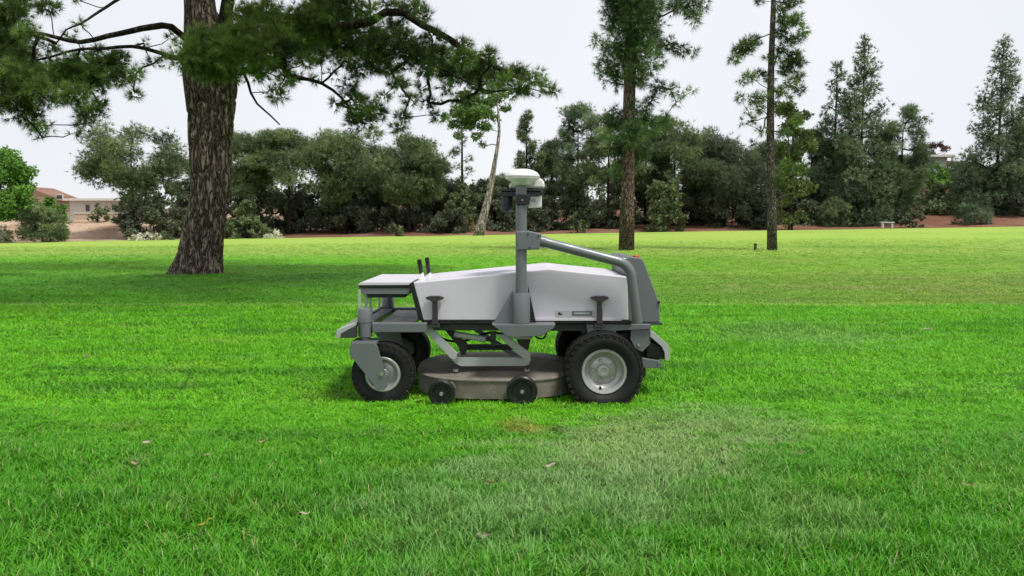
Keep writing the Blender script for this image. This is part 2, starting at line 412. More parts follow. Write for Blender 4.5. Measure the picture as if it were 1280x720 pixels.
def tree(name, label, cat, base, tpts, trs, clumps, fol, barkm, tufts, kind, size, width, per, group=None, maxn=9000, rmin=.02, start=.25, up=.35, sag=.1, tn=10, shell=.6):
    root = empty(name, base); tag(root, label, cat, group)
    bm = bmesh.new(); step = max(.2, (Vector(tpts[-1]) - Vector(tpts[0])).length / 14)
    pl = polyline(tpts, step); n = len(pl)
    cum = [0]
    for a, b in zip(pl, pl[1:]): cum.append(cum[-1] + (b - a).length)
    rs = [float(np.interp(c / cum[-1], np.linspace(0, 1, len(trs)), trs)) for c in cum]
    add_tube(bm, pl, rs, tn)
    branches(bm, pl, rs, clumps, rmin, start, sag)
    bm_obj('trunk', bm, barkm, root, True)
    o = mesh_obj('crown', crown_mesh('crown', clumps, tufts, kind, size, width, per, up, shell, maxn), fol, root)
    return root
def prof_clumps(cx, zb, zt, hw, style, n, y):
    """clump positions for a crown standing at (cx, y), from zb to zt, half width hw."""
    H = zt - zb; out = []
    for i in range(n):
        a = random.uniform(0, 2 * math.pi)
        if style == 'cone':
            t = (i + random.random()) / n; t = t ** 1.25
            rr = hw * (1 - t) ** .8 * random.uniform(.3, 1.1) + .15; z = zb + H * t
            r = max(.55, hw * .40 * (1 - t * .62)); out.append(((cx + rr * math.cos(a), y + rr * math.sin(a), z - .1 * rr), (r, r, r * .75), random.uniform(.15, .8)))
        elif style == 'umbrella':
            u = random.uniform(0, 1) ** .5; t = random.uniform(0, 1)
            rr = hw * u; z = zb + H * (.25 + .75 * math.sqrt(max(0, 1 - u * u))) * random.uniform(.72, 1)
            r = hw * random.uniform(.2, .34); out.append(((cx + rr * math.cos(a), y + rr * math.sin(a), z - r * .4), (r, r, r * .55), random.uniform(.2, .85)))
        elif style == 'column':
            t = (i + random.random()) / n; rr = hw * random.uniform(.15, 1) * (1 - .35 * t); z = zb + H * t
            r = hw * random.uniform(.28, .5); out.append(((cx + rr * math.cos(a), y + rr * math.sin(a), z), (r, r, r * .7), random.uniform(.2, .85)))
        elif style == 'dome':
            v = Vector(rand_dirs(1)[0]); q = random.uniform(.35, 1) ** .6; r = min(hw, H) * random.uniform(.2, .34)
            out.append(((cx + v.x * (hw - r * .4) * q, y + v.y * hw * q * .9, zb + r * .4 + abs(v.z) * (H - r * .9) * q), (r, r, r * .75), random.uniform(.1, .9)))
        else:
            v = Vector(rand_dirs(1)[0]); q = random.uniform(.4, 1) ** .6
            r = min(hw, H / 2) * random.uniform(.26, .44)
            out.append(((cx + v.x * (hw - r * .3) * q, y + v.y * hw * q * .9, zb + H / 2 + v.z * (H / 2 - r * .5) * q), (r, r, r * .7), random.uniform(.15, .85)))
    return out
def blobs(lst, Y, jit=1.2, flat=.75, tint=(.2, .85)):   # clumps seen on the photo at (px, py) with pixel radius; depth inside the crown
    o = []
    for px, py, r in lst:
        y = Y + random.uniform(-jit, jit); c = at(px, py, y); k = y / F * r
        o.append((tuple(c), (k * 1.05, k, k * flat), random.uniform(*tint)))
    return o

# ---- the thick pine on the left
tb = ground_hit(248, 341); TY = tb.y
def thick_pine():
    root = empty('pine_tree', (tb.x, TY, 0)); tag(root, 'thick old pine with furrowed bark and low spreading boughs on the lawn', 'tree')
    prof = [(346, 247, 36), (341, 247, 34.5), (332, 248, 32), (318, 251, 29.5), (300, 254, 27.5), (270, 259, 26.5), (230, 263, 26.5), (190, 264, 27), (150, 264, 29.5), (110, 264, 33), (85, 263, 34), (50, 257, 28), (10, 251, 21), (-60, 247, 18), (-180, 255, 14), (-330, 270, 8), (-440, 276, 2)]
    cs = [at(px, py, TY) for py, px, r in prof]; cs[0].z = -.15
    zs = [c.z for c in cs]; n, rows = 150, 420
    V = []
    for j in range(rows):
        z = zs[0] + (zs[-1] - zs[0]) * (j / (rows - 1)) ** 1.25
        x = float(np.interp(z, zs, [c.x for c in cs])); r = float(np.interp(z, zs, [p[2] - 4 for p in prof])) * TY / F
        for k in range(n):
            a = 2 * math.pi * k / n; ca, sa = math.cos(a), math.sin(a)
            flare = max(0, .55 - z) ** 2 * (.5 + .5 * math.sin(a * 5 + 1)) * .45 * max(.1, -ca * .6 + .5)
            q = Vector((ca * r * 6.5, sa * r * 6.5, z * 1.6)); q = q + Vector((mnoise.noise(q * .9), mnoise.noise(q * .9 + Vector((7, 0, 0))), 0)) * .6
            ridge = abs(mnoise.noise(q * 1.0)) + .5 * abs(mnoise.noise(q * 2.3 + Vector((3, 1, 0))))
            d = .20 * min(.42, ridge) - .045 + .04 * mnoise.noise(Vector((ca * 1.2, sa * 1.2, z * .8)))
            rr = r + flare + d * min(1, r / .3)
            V.append((x + ca * rr, TY + sa * rr, z))
    V = np.array(V); j = (np.arange(rows - 1)[:, None] * n); k = np.arange(n)[None]; k2 = (k + 1) % n
    Fc = np.stack([(j + k).ravel(), (j + k2).ravel(), (j + n + k2).ravel(), (j + n + k).ravel()], 1)
    mesh_obj('trunk', np_mesh('trunk', V, Fc, 4), M['bark'], root, smooth=True)
    L1 = [(12, 18, 26), (8, 50, 30), (30, 72, 22), (14, 100, 34), (40, 118, 26), (30, 140, 22), (48, 158, 14), (53, 172, 8), (70, 100, 22), (92, 84, 24), (110, 100, 26), (135, 80, 24), (150, 96, 18), (170, 92, 12),
          (95, 118, 20), (112, 140, 18), (105, 155, 12), (95, 165, 9), (125, 130, 12), (168, 118, 11), (60, 8, 16), (22, 2, 20), (100, 30, 8), (90, 45, 9), (190, 78, 9), (60, 60, 12), (95, 0, 8), (40, 92, 20), (0, 130, 20), (75, 125, 14), (150, 68, 10), (180, 54, 8), (122, 62, 10), (214, 46, 9), (204, 70, 9), (36, 42, 16), (20, 84, 18), (60, 84, 14), (5, 70, 18)]
    L2 = [(240, 72, 26), (262, 82, 24), (288, 70, 30), (255, 50, 22), (300, 46, 28), (322, 66, 26), (340, 48, 26), (320, 90, 18), (285, 92, 16), (262, 92, 14), (350, 80, 18), (345, 118, 14), (355, 100, 12), (310, 20, 22), (335, 10, 18)]
    L3 = [(372, 30, 26), (380, 52, 26), (404, 40, 26), (425, 56, 26), (440, 30, 22), (455, 60, 24), (398, 72, 16), (380, 78, 14), (480, 60, 24), (468, 78, 20), (445, 86, 16), (438, 106, 14), (440, 124, 14), (455, 130, 16), (470, 140, 16), (452, 150, 18), (440, 146, 12), (490, 90, 14),
          (505, 50, 20), (520, 72, 24), (545, 66, 22), (560, 88, 22), (580, 72, 20), (590, 96, 20), (606, 84, 20), (622, 100, 20), (640, 92, 16), (650, 110, 17), (668, 102, 14), (684, 110, 12), (695, 116, 8), (676, 90, 7), (500, 106, 14), (512, 124, 12), (528, 110, 10), (535, 128, 12), (560, 112, 12), (575, 126, 10), (505, 145, 12), (480, 120, 10), (545, 145, 10), (420, 130, 10), (430, 8, 22), (400, 8, 22), (490, 8, 14), (515, 10, 18), (530, 20, 12), (365, 100, 12), (500, 160, 12), (640, 118, 8), (610, 115, 9), (415, 18, 20), (460, 14, 16), (495, 36, 16), (540, 46, 14), (575, 56, 14), (612, 68, 13), (470, 44, 20), (430, 76, 14), (362, 60, 20), (346, 30, 20), (392, 100, 9), (385, 16, 18), (650, 92, 12), (600, 110, 12), (535, 92, 14), (415, 92, 9)]
    cl = vis = blobs(L1, TY - .5, 2.0, .7) + blobs(L2, TY - 1.9, .7, .8, (.45, 1)) + blobs(L3, TY - .6, 2.2, .7, (.1, .7))
    # unseen rest of the crown, pushed forward and thickened to shade the lawn
    cl = list(vis)
    for i in range(250):
        a = random.uniform(0, 2 * math.pi); q = random.uniform(.25, 1) ** .6; z = random.uniform(7.4, 14)
        rr = 9.5 * q * (1 - ((z - 8) / 9) ** 2 * .6 if z > 8 else 1)
        r = random.uniform(.7, 1.25); x, y = tb.x + rr * math.cos(a) * 1.15, TY - 5.0 + rr * math.sin(a) * .85
        if (z - CAMZ - r) / y < 285 / F: z = CAMZ + 285 / F * y + r + random.uniform(0, 2)
        cl.append(((x, y, z), (r, r, r * .55), random.uniform(.15, .8)))
    bm = bmesh.new()
    tr = [at(px, py, TY) for py, px, r in prof[9:]]; pl = polyline(tr, .5)
    limbs = [[(243, 62), (215, 34), (190, 33), (150, 42), (100, 52), (40, 40), (2, 62)], [(235, 78), (180, 60), (100, 62), (60, 70), (10, 84)], [(150, 0), (110, 24), (84, 38), (70, 55)],
             [(275, 55), (330, 20), (400, 35), (465, 27), (482, 14), (505, 14), (530, 32), (560, 50), (600, 75), (660, 100)], [(300, 90), (345, 75), (360, 92), (400, 105), (425, 122), (438, 136), (460, 140)], [(500, 70), (540, 82), (580, 100), (600, 108)], [(300, 86), (310, 105), (322, 130), (350, 155)], [(462, 25), (463, 12), (460, -10)]]
    ln = []
    for i, lm in enumerate(limbs):
        yo = [-1.0, -.3, -1.5, -.6, -1.2, -.9, .4, -.8][i]
        p = polyline([at(px, py, TY + yo * min(1, k / 2)) for k, (px, py) in enumerate(lm)], .25)
        r0 = [.085, .055, .04, .15, .07, .05, .04, .04][i]
        p = [q + Vector(mnoise.noise_vector(q * 1.3)) * .05 for q in p]
        add_tube(bm, p, [r0 * (1 - .7 * j / len(p)) for j in range(len(p))], 7); ln += p
    # second stem leaving the fork
    st = polyline([at(272, 62, TY - .1), at(282, 20, TY - .3), at(290, -40, TY - .5), at(300, -160, TY - .8), at(318, -280, TY - 1)], .4)
    add_tube(bm, st, [.17 - .13 * k / len(st) for k in range(len(st))], 9)
    branches(bm, pl + ln[::3], None, vis, .012, 0, .09)
    branches(bm, pl, None, cl[len(vis):], .013, .4, .07)
    bm_obj('bough', bm, M['bark_dark'], root, True)
    vis2 = [(c, (r[0] * 1.15, r[1] * 1.15, r[2] * 1.1), t) for c, r, t in vis]
    mesh_obj('crown', crown_mesh('crown', vis2, 620, 'needle', .17, .0095, 22, .25, .25, 19500), FO['pine'], root)
    mesh_obj('crown', crown_mesh('crown', cl[len(vis):], 60, 'needle', .34, .036, 10, .3, .35, 16000), FO['pine'], root)
thick_pine()

# ---- the two pines standing on the lawn further off
b2 = ground_hit(783, 313)
Y2 = b2.y
cl = blobs([(775, 5, 24), (800, 0, 28), (820, 12, 14), (770, 28, 18), (795, 30, 26), (815, 35, 16), (845, 2, 14), (862, 8, 16), (878, 6, 10), (868, 22, 12), (840, 14, 8), (745, 50, 10), (765, 60, 16), (780, 62, 20), (800, 62, 20), (820, 58, 16), (836, 55, 11), (850, 62, 12), (865, 66, 9), (756, 82, 14), (775, 88, 18), (795, 90, 18), (812, 86, 12), (826, 76, 10), (755, 98, 8), (822, 108, 12), (838, 112, 10), (852, 116, 8), (866, 114, 6), (800, 104, 10), (815, 125, 10), (770, 104, 8),
              (790, 128, 8), (845, 128, 6), (770, 150, 18), (800, 148, 20), (790, 165, 20), (775, 185, 18), (800, 190, 14), (760, 170, 10), (815, 160, 14), (830, 150, 10), (783, 205, 14), (770, 215, 10)], Y2, .9, 1.05, (.1, .75))
for i in range(26): z = random.uniform(11.5, 16); a = random.uniform(0, 6.28); q = random.uniform(.2, 1.9) * (17.5 - z) / 6; cl.append(((b2.x + q * math.cos(a), Y2 + q * math.sin(a), z), (.6, .6, .5), random.uniform(.1, .8)))
tree('pine_tree', 'tall straight pine with drooping needles and reddish bark standing alone on the lawn', 'tree', (b2.x, Y2, b2.z),
     [at(783, 316, Y2), at(784, 260, Y2), at(786, 150, Y2), at(788, 60, Y2), at(789, -40, Y2), at(789, -210, Y2)], [.34, .27, .25, .22, .17, .03], cl, FO['pine_mid'], M['bark2'], 330, 'needle', .27, .016, 14, maxn=9000, rmin=.016, start=.3, up=-.35, tn=16, shell=.35)
b3 = ground_hit(965, 313); Y3 = b3.y
cl = blobs([(925, 62, 11), (936, 56, 12), (918, 74, 8), (945, 50, 8), (936, 96, 9), (950, 92, 8), (962, 98, 8), (928, 102, 6), (925, 122, 7), (945, 124, 10), (955, 120, 7), (935, 138, 5), (928, 152, 5), (950, 136, 8), (975, 14, 8), (985, 4, 10), (998, 2, 7), (982, 26, 12), (996, 24, 10), (1005, 38, 8), (1000, 46, 8), (975, 42, 10), (988, 50, 9), (975, 60, 9), (992, 72, 13), (982, 86, 11), (1000, 78, 8), (998, 95, 9), (988, 104, 9), (975, 114, 9), (1000, 112, 8), (985, 120, 6), (948, 2, 7), (970, 75, 8), (958, 70, 6), (968, 126, 6), (940, 150, 7), (952, 164, 7), (984, 136, 9), (996, 150, 9), (980, 166, 9), (942, 178, 6), (992, 184, 9), (985, 208, 10), (1002, 210, 8), (975, 225, 7)], Y3, .6, .9, (.1, .7))
for i in range(14): z = random.uniform(10.8, 13.5); a = random.uniform(0, 6.28); q = random.uniform(.2, 1.2); cl.append(((b3.x + q * math.cos(a), Y3 + q * math.sin(a), z), (.4, .4, .35), random.uniform(.1, .7)))
tree('pine_tree', 'slim bare-trunked pine with sparse tufts on the lawn beside a low stake', 'tree', (b3.x, Y3, b3.z),
     [at(965, 316, Y3), at(965, 260, Y3), at(963, 180, Y3), at(964, 80, Y3), at(967, 0, Y3), at(968, -120, Y3)], [.21, .175, .15, .12, .09, .03], cl, FO['pine'], M['bark_grey'], 520, 'needle', .22, .014, 14, maxn=6000, rmin=.011, start=.35, up=-.1, tn=14, shell=.3)
p = ground_hit(944, 313)
bm = bmesh.new(); add_box(bm, (p.x - .05, p.y - .05, p.z - .1), (p.x + .05, p.y + .05, p.z + .24), .01)
add_lathe(bm, (p.x, p.y, p.z + .24), [(.0, .06), (.05, .055), (.07, .03), (.07, 0), (0, 0)], 'z', 12)
tag(bm_obj('stake', bm, M['dark']), 'short dark stake in the grass beside the slim pine', 'stake')

# ---- trees along the far edge
def far_tree(label, cx, top, bot, hw, Y, style, n, fol, name='pine_tree', cat='tree', kind='needle', barkm=None, maxn=4200, lean=0, tr=.2, group='trees along the far edge of the lawn'):
    x = at(cx, 280, Y).x; k = Y / F; zt, zb = at(cx, top, Y).z, at(cx, bot, Y).z; g = hill(x, Y) - .1
    cl = prof_clumps(x, zb, zt, hw * k * 1.12, style, int(n * 1.25), Y)
    fr = .74 if style in ('round', 'umbrella') else .97
    tp = [Vector((x + lean, Y, g)), Vector((x + lean * .4, Y, g + (zt - g) * .4)), Vector((x, Y, g + (zt - g) * .7)), Vector((x, Y, g + (zt - g) * fr))]
    nd = kind == 'needle'
    return tree(name, label, cat, (x + lean, Y, g), tp, [tr, tr * .75, tr * .5, .04], cl, FO[fol], barkm or M['bark_dark'], 60, kind, .42 if nd else .24, (.055 if style == 'cone' else .038) if nd else .15, 9 if nd else 4, group, maxn, .03, .3, .35, .1, 9, .45)
FT = [
 ('round-crowned pine with an open branching crown above a dark bush', 167, 150, 250, 56, 76, 'round', 40, 'back', 0),
 ('spreading pine directly behind the thick pine trunk', 305, 155, 262, 38, 80, 'round', 34, 'back', 0),
 ('broad dark pine with forked trunks above bare red soil', 362, 150, 262, 46, 78, 'umbrella', 50, 'back', 0),
 ('wide rounded pine between the forked pine and a leafy round one', 432, 155, 262, 46, 79, 'round', 46, 'back', 0),
 ('bushy round pine standing above a small olive shrub', 512, 166, 262, 46, 77, 'round', 46, 'back', 0),
 ('thin dark-stemmed tree seen against the sky behind the leaning pale trunk', 578, 132, 225, 13, 80, 'column', 11, 'back', 0),
 ('narrow pointed conifer behind the mower sensor head', 658, 140, 270, 26, 84, 'cone', 44, 'back', 0),
 ('tall pine with a rounded top left of the straight lawn pine', 722, 122, 262, 32, 80, 'round', 36, 'blue', 0),
 ('green pine rising directly behind the straight lawn pine', 760, 132, 262, 34, 78, 'umbrella', 34, 'back', 0),
 ('broad feathery pine right of the straight lawn pine', 842, 138, 262, 48, 79, 'umbrella', 56, 'back', 0),
 ('low dark spreading pine between the two lawn pines', 905, 168, 272, 48, 78, 'round', 44, 'dark', 0),
 ('yellow-green tree behind the slim pine', 988, 132, 236, 24, 72, 'column', 22, 'yellow', 1),
 ('slender bluish conifer left of the tallest conifer', 1040, 76, 278, 30, 82, 'cone', 90, 'blue', 0),
 ('tallest bluish conifer with a pointed top', 1073, 48, 280, 44, 80, 'cone', 170, 'blue', 0),
 ('lighter round tree right of the tallest conifer', 1124, 124, 262, 28, 79, 'round', 36, 'blue', 0),
 ('big pointed conifer on the bank right of the green-walled house', 1243, 48, 278, 46, 84, 'cone', 160, 'blue', 0),
 ('dark conifer with its crown touching the big pointed conifer', 1284, 92, 276, 36, 88, 'cone', 80, 'blue', 0),
 ('rounded blue-green pine left of the slender conifer', 1012, 150, 272, 26, 83, 'round', 26, 'blue', 0),
 ('pine filling the gap between pointed conifer and rounded top', 690, 170, 262, 24, 86, 'round', 24, 'back', 0),
 ('dense pine beside the bushy round pine and pale trunk', 548, 196, 272, 26, 83, 'round', 22, 'dark', 0),
 ('pine partly hidden behind the thick pine trunk', 256, 168, 268, 34, 84, 'round', 26, 'back', 0),
 ('pine squeezed between the wide rounded pine and the bushy round pine', 474, 158, 264, 34, 85, 'round', 28, 'back', 0),
 ('light green pine crown over the large pale olive bush', 806, 146, 262, 36, 84, 'round', 32, 'back', 0),
 ('bushy pine over the low dark spreading pine', 880, 152, 262, 34, 86, 'round', 30, 'back', 0),
 ('blue-green pine behind the slim pine trunk', 950, 172, 268, 34, 84, 'round', 30, 'blue', 0),
 ('short pine under the gap beside the leaning pale trunk', 618, 216, 278, 30, 88, 'round', 22, 'back', 0),
 ('round pine on the bank between the lighter round tree and the house', 1128, 178, 270, 22, 86, 'round', 20, 'blue', 0),
 ('leafy bright green tree at the foot of the tan bank', -4, 178, 282, 38, 66, 'round', 50, 'bright', 1),
]
for lb, cx, tp_, bt, hw, Y, stl, n, fo, leaf in FT:
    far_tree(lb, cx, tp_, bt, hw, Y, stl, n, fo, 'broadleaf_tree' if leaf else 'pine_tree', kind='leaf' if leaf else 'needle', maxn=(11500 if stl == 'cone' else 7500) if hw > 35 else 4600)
# leaning pale trunk at the lawn edge
Ye = 66.
cl = blobs([(590, 128, 16), (600, 140, 14), (575, 140, 14), (612, 128, 12), (625, 120, 10), (585, 155, 12), (605, 158, 10), (568, 155, 9), (632, 135, 8), (596, 170, 8), (620, 148, 7), (556, 146, 8), (582, 118, 10), (610, 142, 9), (590, 145, 12), (572, 170, 7), (602, 180, 6)], Ye, 1.2, .7, (.3, 1))
p = at(598, 298, Ye)
tree('eucalyptus_tree', 'pale leaning trunk with thin bright crown at the lawn edge', 'tree', p,
     [at(597, 299, Ye), at(606, 265, Ye), at(612, 240, Ye), at(619, 200, Ye), at(624, 165, Ye), at(622, 130, Ye)], [.52, .36, .27, .18, .13, .08], cl, FO['euc'], M['bark_pale'], 110, 'leaf', .2, .085, 6, None, 4200, .03, .45, -.2)
# shrubs
def shrub(label, cx, top, bot, hw, Y, fol, n=16, kind='leaf', name='shrub', cat='shrub', group='shrubs along the bank', maxn=2600, size=.26):
    x = at(cx, 280, Y).x; k = Y / F; zt = at(cx, top, Y).z; g = hill(x, Y); zb = min(g + .1, at(cx, bot, Y).z) ; g = min(g, zb)
    cl = prof_clumps(x, zb, zt, hw * k * 1.05, 'dome', int(n * 1.4), Y)
    root = empty(name, (x, Y, g)); tag(root, label, cat, group)
    bm = bmesh.new(); pl = [Vector((x, Y, g - .1 + (zt - g) * .5 * t)) for t in (0, .3, .6, 1)]
    add_tube(bm, pl, [.1, .08, .06, .03], 7); branches(bm, pl, None, cl, .018, 0, .1, 4)
    bm_obj('stem', bm, M['bark_dark'], root, True)
    nd = kind == 'needle'
    mesh_obj('foliage', crown_mesh('foliage', cl, 70, kind, .36 if nd else size, .03 if nd else size * .6, 8 if nd else 4, .35, .35, maxn), FO[fol], root)
    return root
SH = [
 ('dark bush under the round-crowned pine', 192, 238, 302, 42, 75, 'dark'), ('dark bush behind the base of the thick pine', 240, 240, 302, 34, 77, 'dark'),
 ('light green bushy shrub beside the thick pine trunk', 307, 246, 302, 24, 71.6, 'olive'),
 ('dark undergrowth bush below the spreading pine', 345, 232, 300, 32, 80, 'dark'), ('dark bush below the forked pine', 388, 226, 288, 34, 81, 'dark'),
 ('dark bush on the red soil below the wide rounded pine', 440, 228, 290, 34, 80, 'dark'), ('small olive shrub in front of the dark undergrowth', 495, 274, 301, 13, 71.5, 'olive'),
 ('tall dark bush below the bushy round pine', 515, 222, 300, 36, 78.5, 'dark'), ('pale olive bush left of the leaning pale trunk', 580, 224, 290, 24, 78, 'olive'),
 ('dark bush at the foot of the leaning pale trunk', 560, 250, 302, 26, 76, 'dark'), ('dark bush right of the leaning pale trunk', 630, 236, 300, 26, 79, 'dark'),
 ('dark bush behind the mower mast', 672, 226, 300, 32, 80, 'dark'), ('dark bush below the tall rounded pine', 722, 224, 298, 32, 80, 'dark'),
 ('grey-green shrub in the dark gap left of the straight lawn pine', 722, 256, 298, 13, 74, 'olive'), ('dark bush behind the straight lawn pine', 770, 222, 298, 32, 79, 'dark'),
 ('large pale olive bush right of the straight lawn pine', 830, 216, 294, 30, 74, 'olive'), ('dark bush below the feathery pine', 868, 218, 296, 34, 79, 'dark'),
 ('dark bush below the low spreading pine', 915, 222, 294, 34, 77, 'dark'), ('dark bush left of the slim pine foot', 945, 232, 294, 28, 76, 'dark'), ('dark bush behind the slim pine trunk', 985, 226, 292, 30, 79, 'dark'),
 ('yellow-green low bough bush right of the slim pine', 990, 196, 222, 20, 70.5, 'yellow'), ('green bush below the slender conifer', 1040, 240, 284, 22, 77, 'back'), ('dark bush behind the slender conifer trunk', 1020, 236, 290, 24, 81, 'dark'),
 ('dark round clipped bush on the red bank', 1141, 260, 284, 15, 74, 'dark'), ('leafy bush below the lighter round tree', 1112, 226, 262, 24, 83, 'back'), ('dark bush below the tallest conifer', 1078, 246, 272, 24, 84, 'dark'),
 ('bright green fan-leaved bush below the green-walled house', 1166, 200, 232, 18, 94, 'bright'), ('reddish-brown bush left of the fan-leaved bush', 1146, 210, 240, 13, 93, 'red'), ('pale green bush on the bank slope', 1172, 226, 262, 22, 88, 'olive'),
 ('green bush at the bank foot left of the big conifer', 1202, 234, 272, 24, 84, 'back'), ('blue-green leafy bush below the big pointed conifer', 1218, 246, 282, 24, 77, 'blue'), ('dark bush below the big pointed conifer', 1258, 226, 276, 30, 82, 'dark'),
 ('brownish bush on the hill behind the green-walled house', 1163, 172, 196, 22, 116, 'red'), ('green bush beside the green-walled house', 1200, 180, 232, 18, 100, 'back'),
 ('dark round bush in front of the tan bank', 52, 252, 298, 34, 67, 'back'), ('lighter green bush above the dark round bush', 62, 240, 280, 22, 71, 'bright'), ('reddish shrub beside the tan-walled house', 38, 228, 262, 15, 74, 'red'),
 ('small round bush in front of the low white house', 122, 249, 272, 14, 86, 'olive'), ('small dark hedge bush next to the thick pine base', 205, 290, 303, 14, 69.5, 'back'),
]
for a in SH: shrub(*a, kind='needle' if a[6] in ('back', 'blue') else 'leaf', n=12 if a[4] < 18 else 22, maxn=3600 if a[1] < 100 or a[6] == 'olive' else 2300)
for lb, cx, hw in (('white-flowered mound beside the thick pine trunk', 181, 18), ('white-flowered mound below the forked pine', 341, 14), ('white-flowered mound under the bright leafy tree', 2, 12)):
    shrub(lb, cx, 287 if cx > 10 else 280, 305, hw * 1.1, 68.8 if cx > 10 else 68.4, 'flower', 26, name='flower_bush', cat='flower bush', group='white-flowered mounds', size=.2, maxn=5200)

def scrub(name, label, spots, fol, maxn):
    cl = []
    for px, py, Y, r in spots:
        c = at(px, py, Y); k = r * Y / F; cl.append((tuple(c), (k, k, k * .8), random.uniform(.1, .9)))
    me = crown_mesh(name, cl, 40, 'leaf', .34, .22, 4, .35, .3, maxn)
    tag(mesh_obj(name, me, FO[fol]), label, 'undergrowth', kind='stuff')
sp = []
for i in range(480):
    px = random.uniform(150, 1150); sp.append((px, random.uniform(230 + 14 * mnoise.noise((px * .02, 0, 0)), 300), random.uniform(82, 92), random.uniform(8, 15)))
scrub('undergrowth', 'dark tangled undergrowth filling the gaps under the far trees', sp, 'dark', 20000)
sp = []
for i in range(300):
    px = random.uniform(215, 1130); Y = random.uniform(97, 112); top = 206 + 16 * mnoise.noise((px * .015, 4, 0)) + (28 if 545 < px < 650 else 0)
    sp.append((px, random.uniform(top, 272), Y, random.uniform(9, 15)))
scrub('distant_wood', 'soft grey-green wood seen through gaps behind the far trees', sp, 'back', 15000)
sp = []
for i in range(280):
    px = random.uniform(1010, 1330); Y = random.uniform(84, 112); x = at(px, 280, Y).x; z = hill(x, Y) + random.uniform(.1, 1.0)
    if 1136 < px < 1196 and Y > 92: z = hill(x, Y) - .2
    sp.append((px, 280 - (z - CAMZ) / Y * F, Y, random.uniform(6, 12)))
scrub('hillside_scrub', 'olive scrub covering the bank around the green house', sp, 'back', 14000)

# ------------------------------------------------------------------ houses
def wallmat(name, c, sc=3):
    t = NT(name); v = t.obj(); f = t.noise(sc, 5, v)
    return t.done(t.bsdf(t.mix(t.smooth(f, .35, .7, 0, .3), c, tuple(x * .75 for x in c)), .85, 0, t.bump(f, .1, .02), .2))
M['stucco'] = wallmat('tan_stucco', (.50, .40, .29)); M['render'] = wallmat('white_render', (.60, .58, .55)); M['rooftile'] = wallmat('red_roof_tile', (.25, .145, .11), 6)
M['mint'] = wallmat('pale_green_wall', (.48, .56, .49)); M['flat'] = wallmat('pale_flat_roof', (.62, .60, .54))
t = NT('window_glass'); M['glass'] = t.done(t.bsdf(t.mix(t.noise(2, 2, t.obj()), (.015, .018, .02), (.03, .035, .04)), .08, 0, None, .6))
def box_part(name, lo, hi, mat, parent=None, bevel=0):
    bm = bmesh.new(); add_box(bm, lo, hi, bevel); return bm_obj(name, bm, mat, parent)
def window(parent, x0, x1, z0, z1, y, fr):
    wdw = box_part('window', (x0, y - .06, z0), (x1, y + .1, z1), fr, parent)
    box_part('pane', (x0 + .09, y - .08, z0 + .09), (x1 - .09, y - .062, z1 - .09), M['glass'], wdw)
Yh = 97.
a, b = at(14, 270, Yh), at(64, 252, Yh); gr_ = at(60, 274, Yh).z
h = empty('tan_house', (a.x + 2.5, Yh, gr_)); tag(h, 'tan stucco house with red tiled roof on the bank', 'house')
ztop = at(60, 245, Yh).z
box_part('wall', (a.x, Yh, gr_ - 2), (b.x, Yh + 4.5, ztop), M['stucco'], h)
bm = bmesh.new(); za = at(70, 235.5, Yh).z; xm = at(38, 240, Yh).x; zr = at(93, 247, Yh).z
add_prism(bm, [(a.x + .05, ztop + .003), (b.x - .05, ztop + .003), (b.x - .05, zr - .05), (xm, za - .3), (a.x + .05, zr - .05)], Yh + .01, Yh + 4.4); bm_obj('gable', bm, M['stucco'], h)
bm = bmesh.new(); add_prism(bm, [(a.x - .5, zr - .35), (xm, za - .25), (b.x + .6, zr - .35), (b.x + .6, zr - .02), (xm, za + .12), (a.x - .5, zr - .02)], Yh - .5, Yh + 5); rf = bm_obj('roof', bm, M['rooftile'], h)
for i in range(26):                        # rows of barrel tiles up both slopes
    t_ = i / 25; bmt = bmesh.new()
    y = Yh - .42 + t_ * 5.3
    for (p0, p1) in (((a.x - .5, zr), (xm, za + .14)), ((b.x + .6, zr), (xm, za + .14))):
        add_tube(bmt, [(p0[0], y, p0[1]), (p1[0], y, p1[1])], .09, 6)
    bm_obj('tile_row', bmt, M['rooftile'], rf, True)
window(h, at(58, 0, Yh).x, at(67, 0, Yh).x, at(60, 249.5, Yh).z, at(60, 243, Yh).z, Yh, M['flat'])
Yw_ = 95.; a, b = at(88, 270, Yw_), at(158, 250, Yw_)
h2 = empty('white_house', ((a.x + b.x) / 2, Yw_, gr_)); tag(h2, 'low white flat-roofed house next to the tan-walled house', 'house')
zt = at(100, 251, Yw_).z
box_part('wall', (a.x, Yw_, gr_ - 2), (b.x, Yw_ + 6, zt), M['render'], h2)
box_part('roof', (a.x - .4, Yw_ - .8, zt + .003), (b.x + .4, Yw_ + 6.4, zt + .28), M['flat'], h2)
for x0, x1, y0, y1 in ((94.5, 101.5, 265, 255), (108, 113, 264, 256), (128, 136, 263, 255), (146, 152, 266, 254)):
    window(h2, at(x0, 0, Yw_).x, at(x1, 0, Yw_).x, at(0, y0, Yw_).z, at(0, y1, Yw_).z, Yw_, M['flat'])
box_part('post', (at(139, 0, Yw_).x, Yw_ - .7, gr_ - 1.5), (at(140.5, 0, Yw_).x, Yw_ - .55, zt), M['flat'], h2)
Yk = 90.; z1 = at(100, 267, Yk).z
lw = box_part('retaining_wall', (at(80, 0, Yk).x, Yk, z1 - 2.5), (at(152, 0, Yk).x, Yk + .35, z1), M['stucco']); tag(lw, 'low tan retaining wall on the bank below the white house', 'wall')
box_part('coping', (at(79.5, 0, Yk).x, Yk - .06, z1 + .003), (at(152.5, 0, Yk).x, Yk + .41, z1 + .12), M['flat'], lw)
Yr = 106.; a, b = at(1140, 230, Yr), at(1184, 197, Yr)
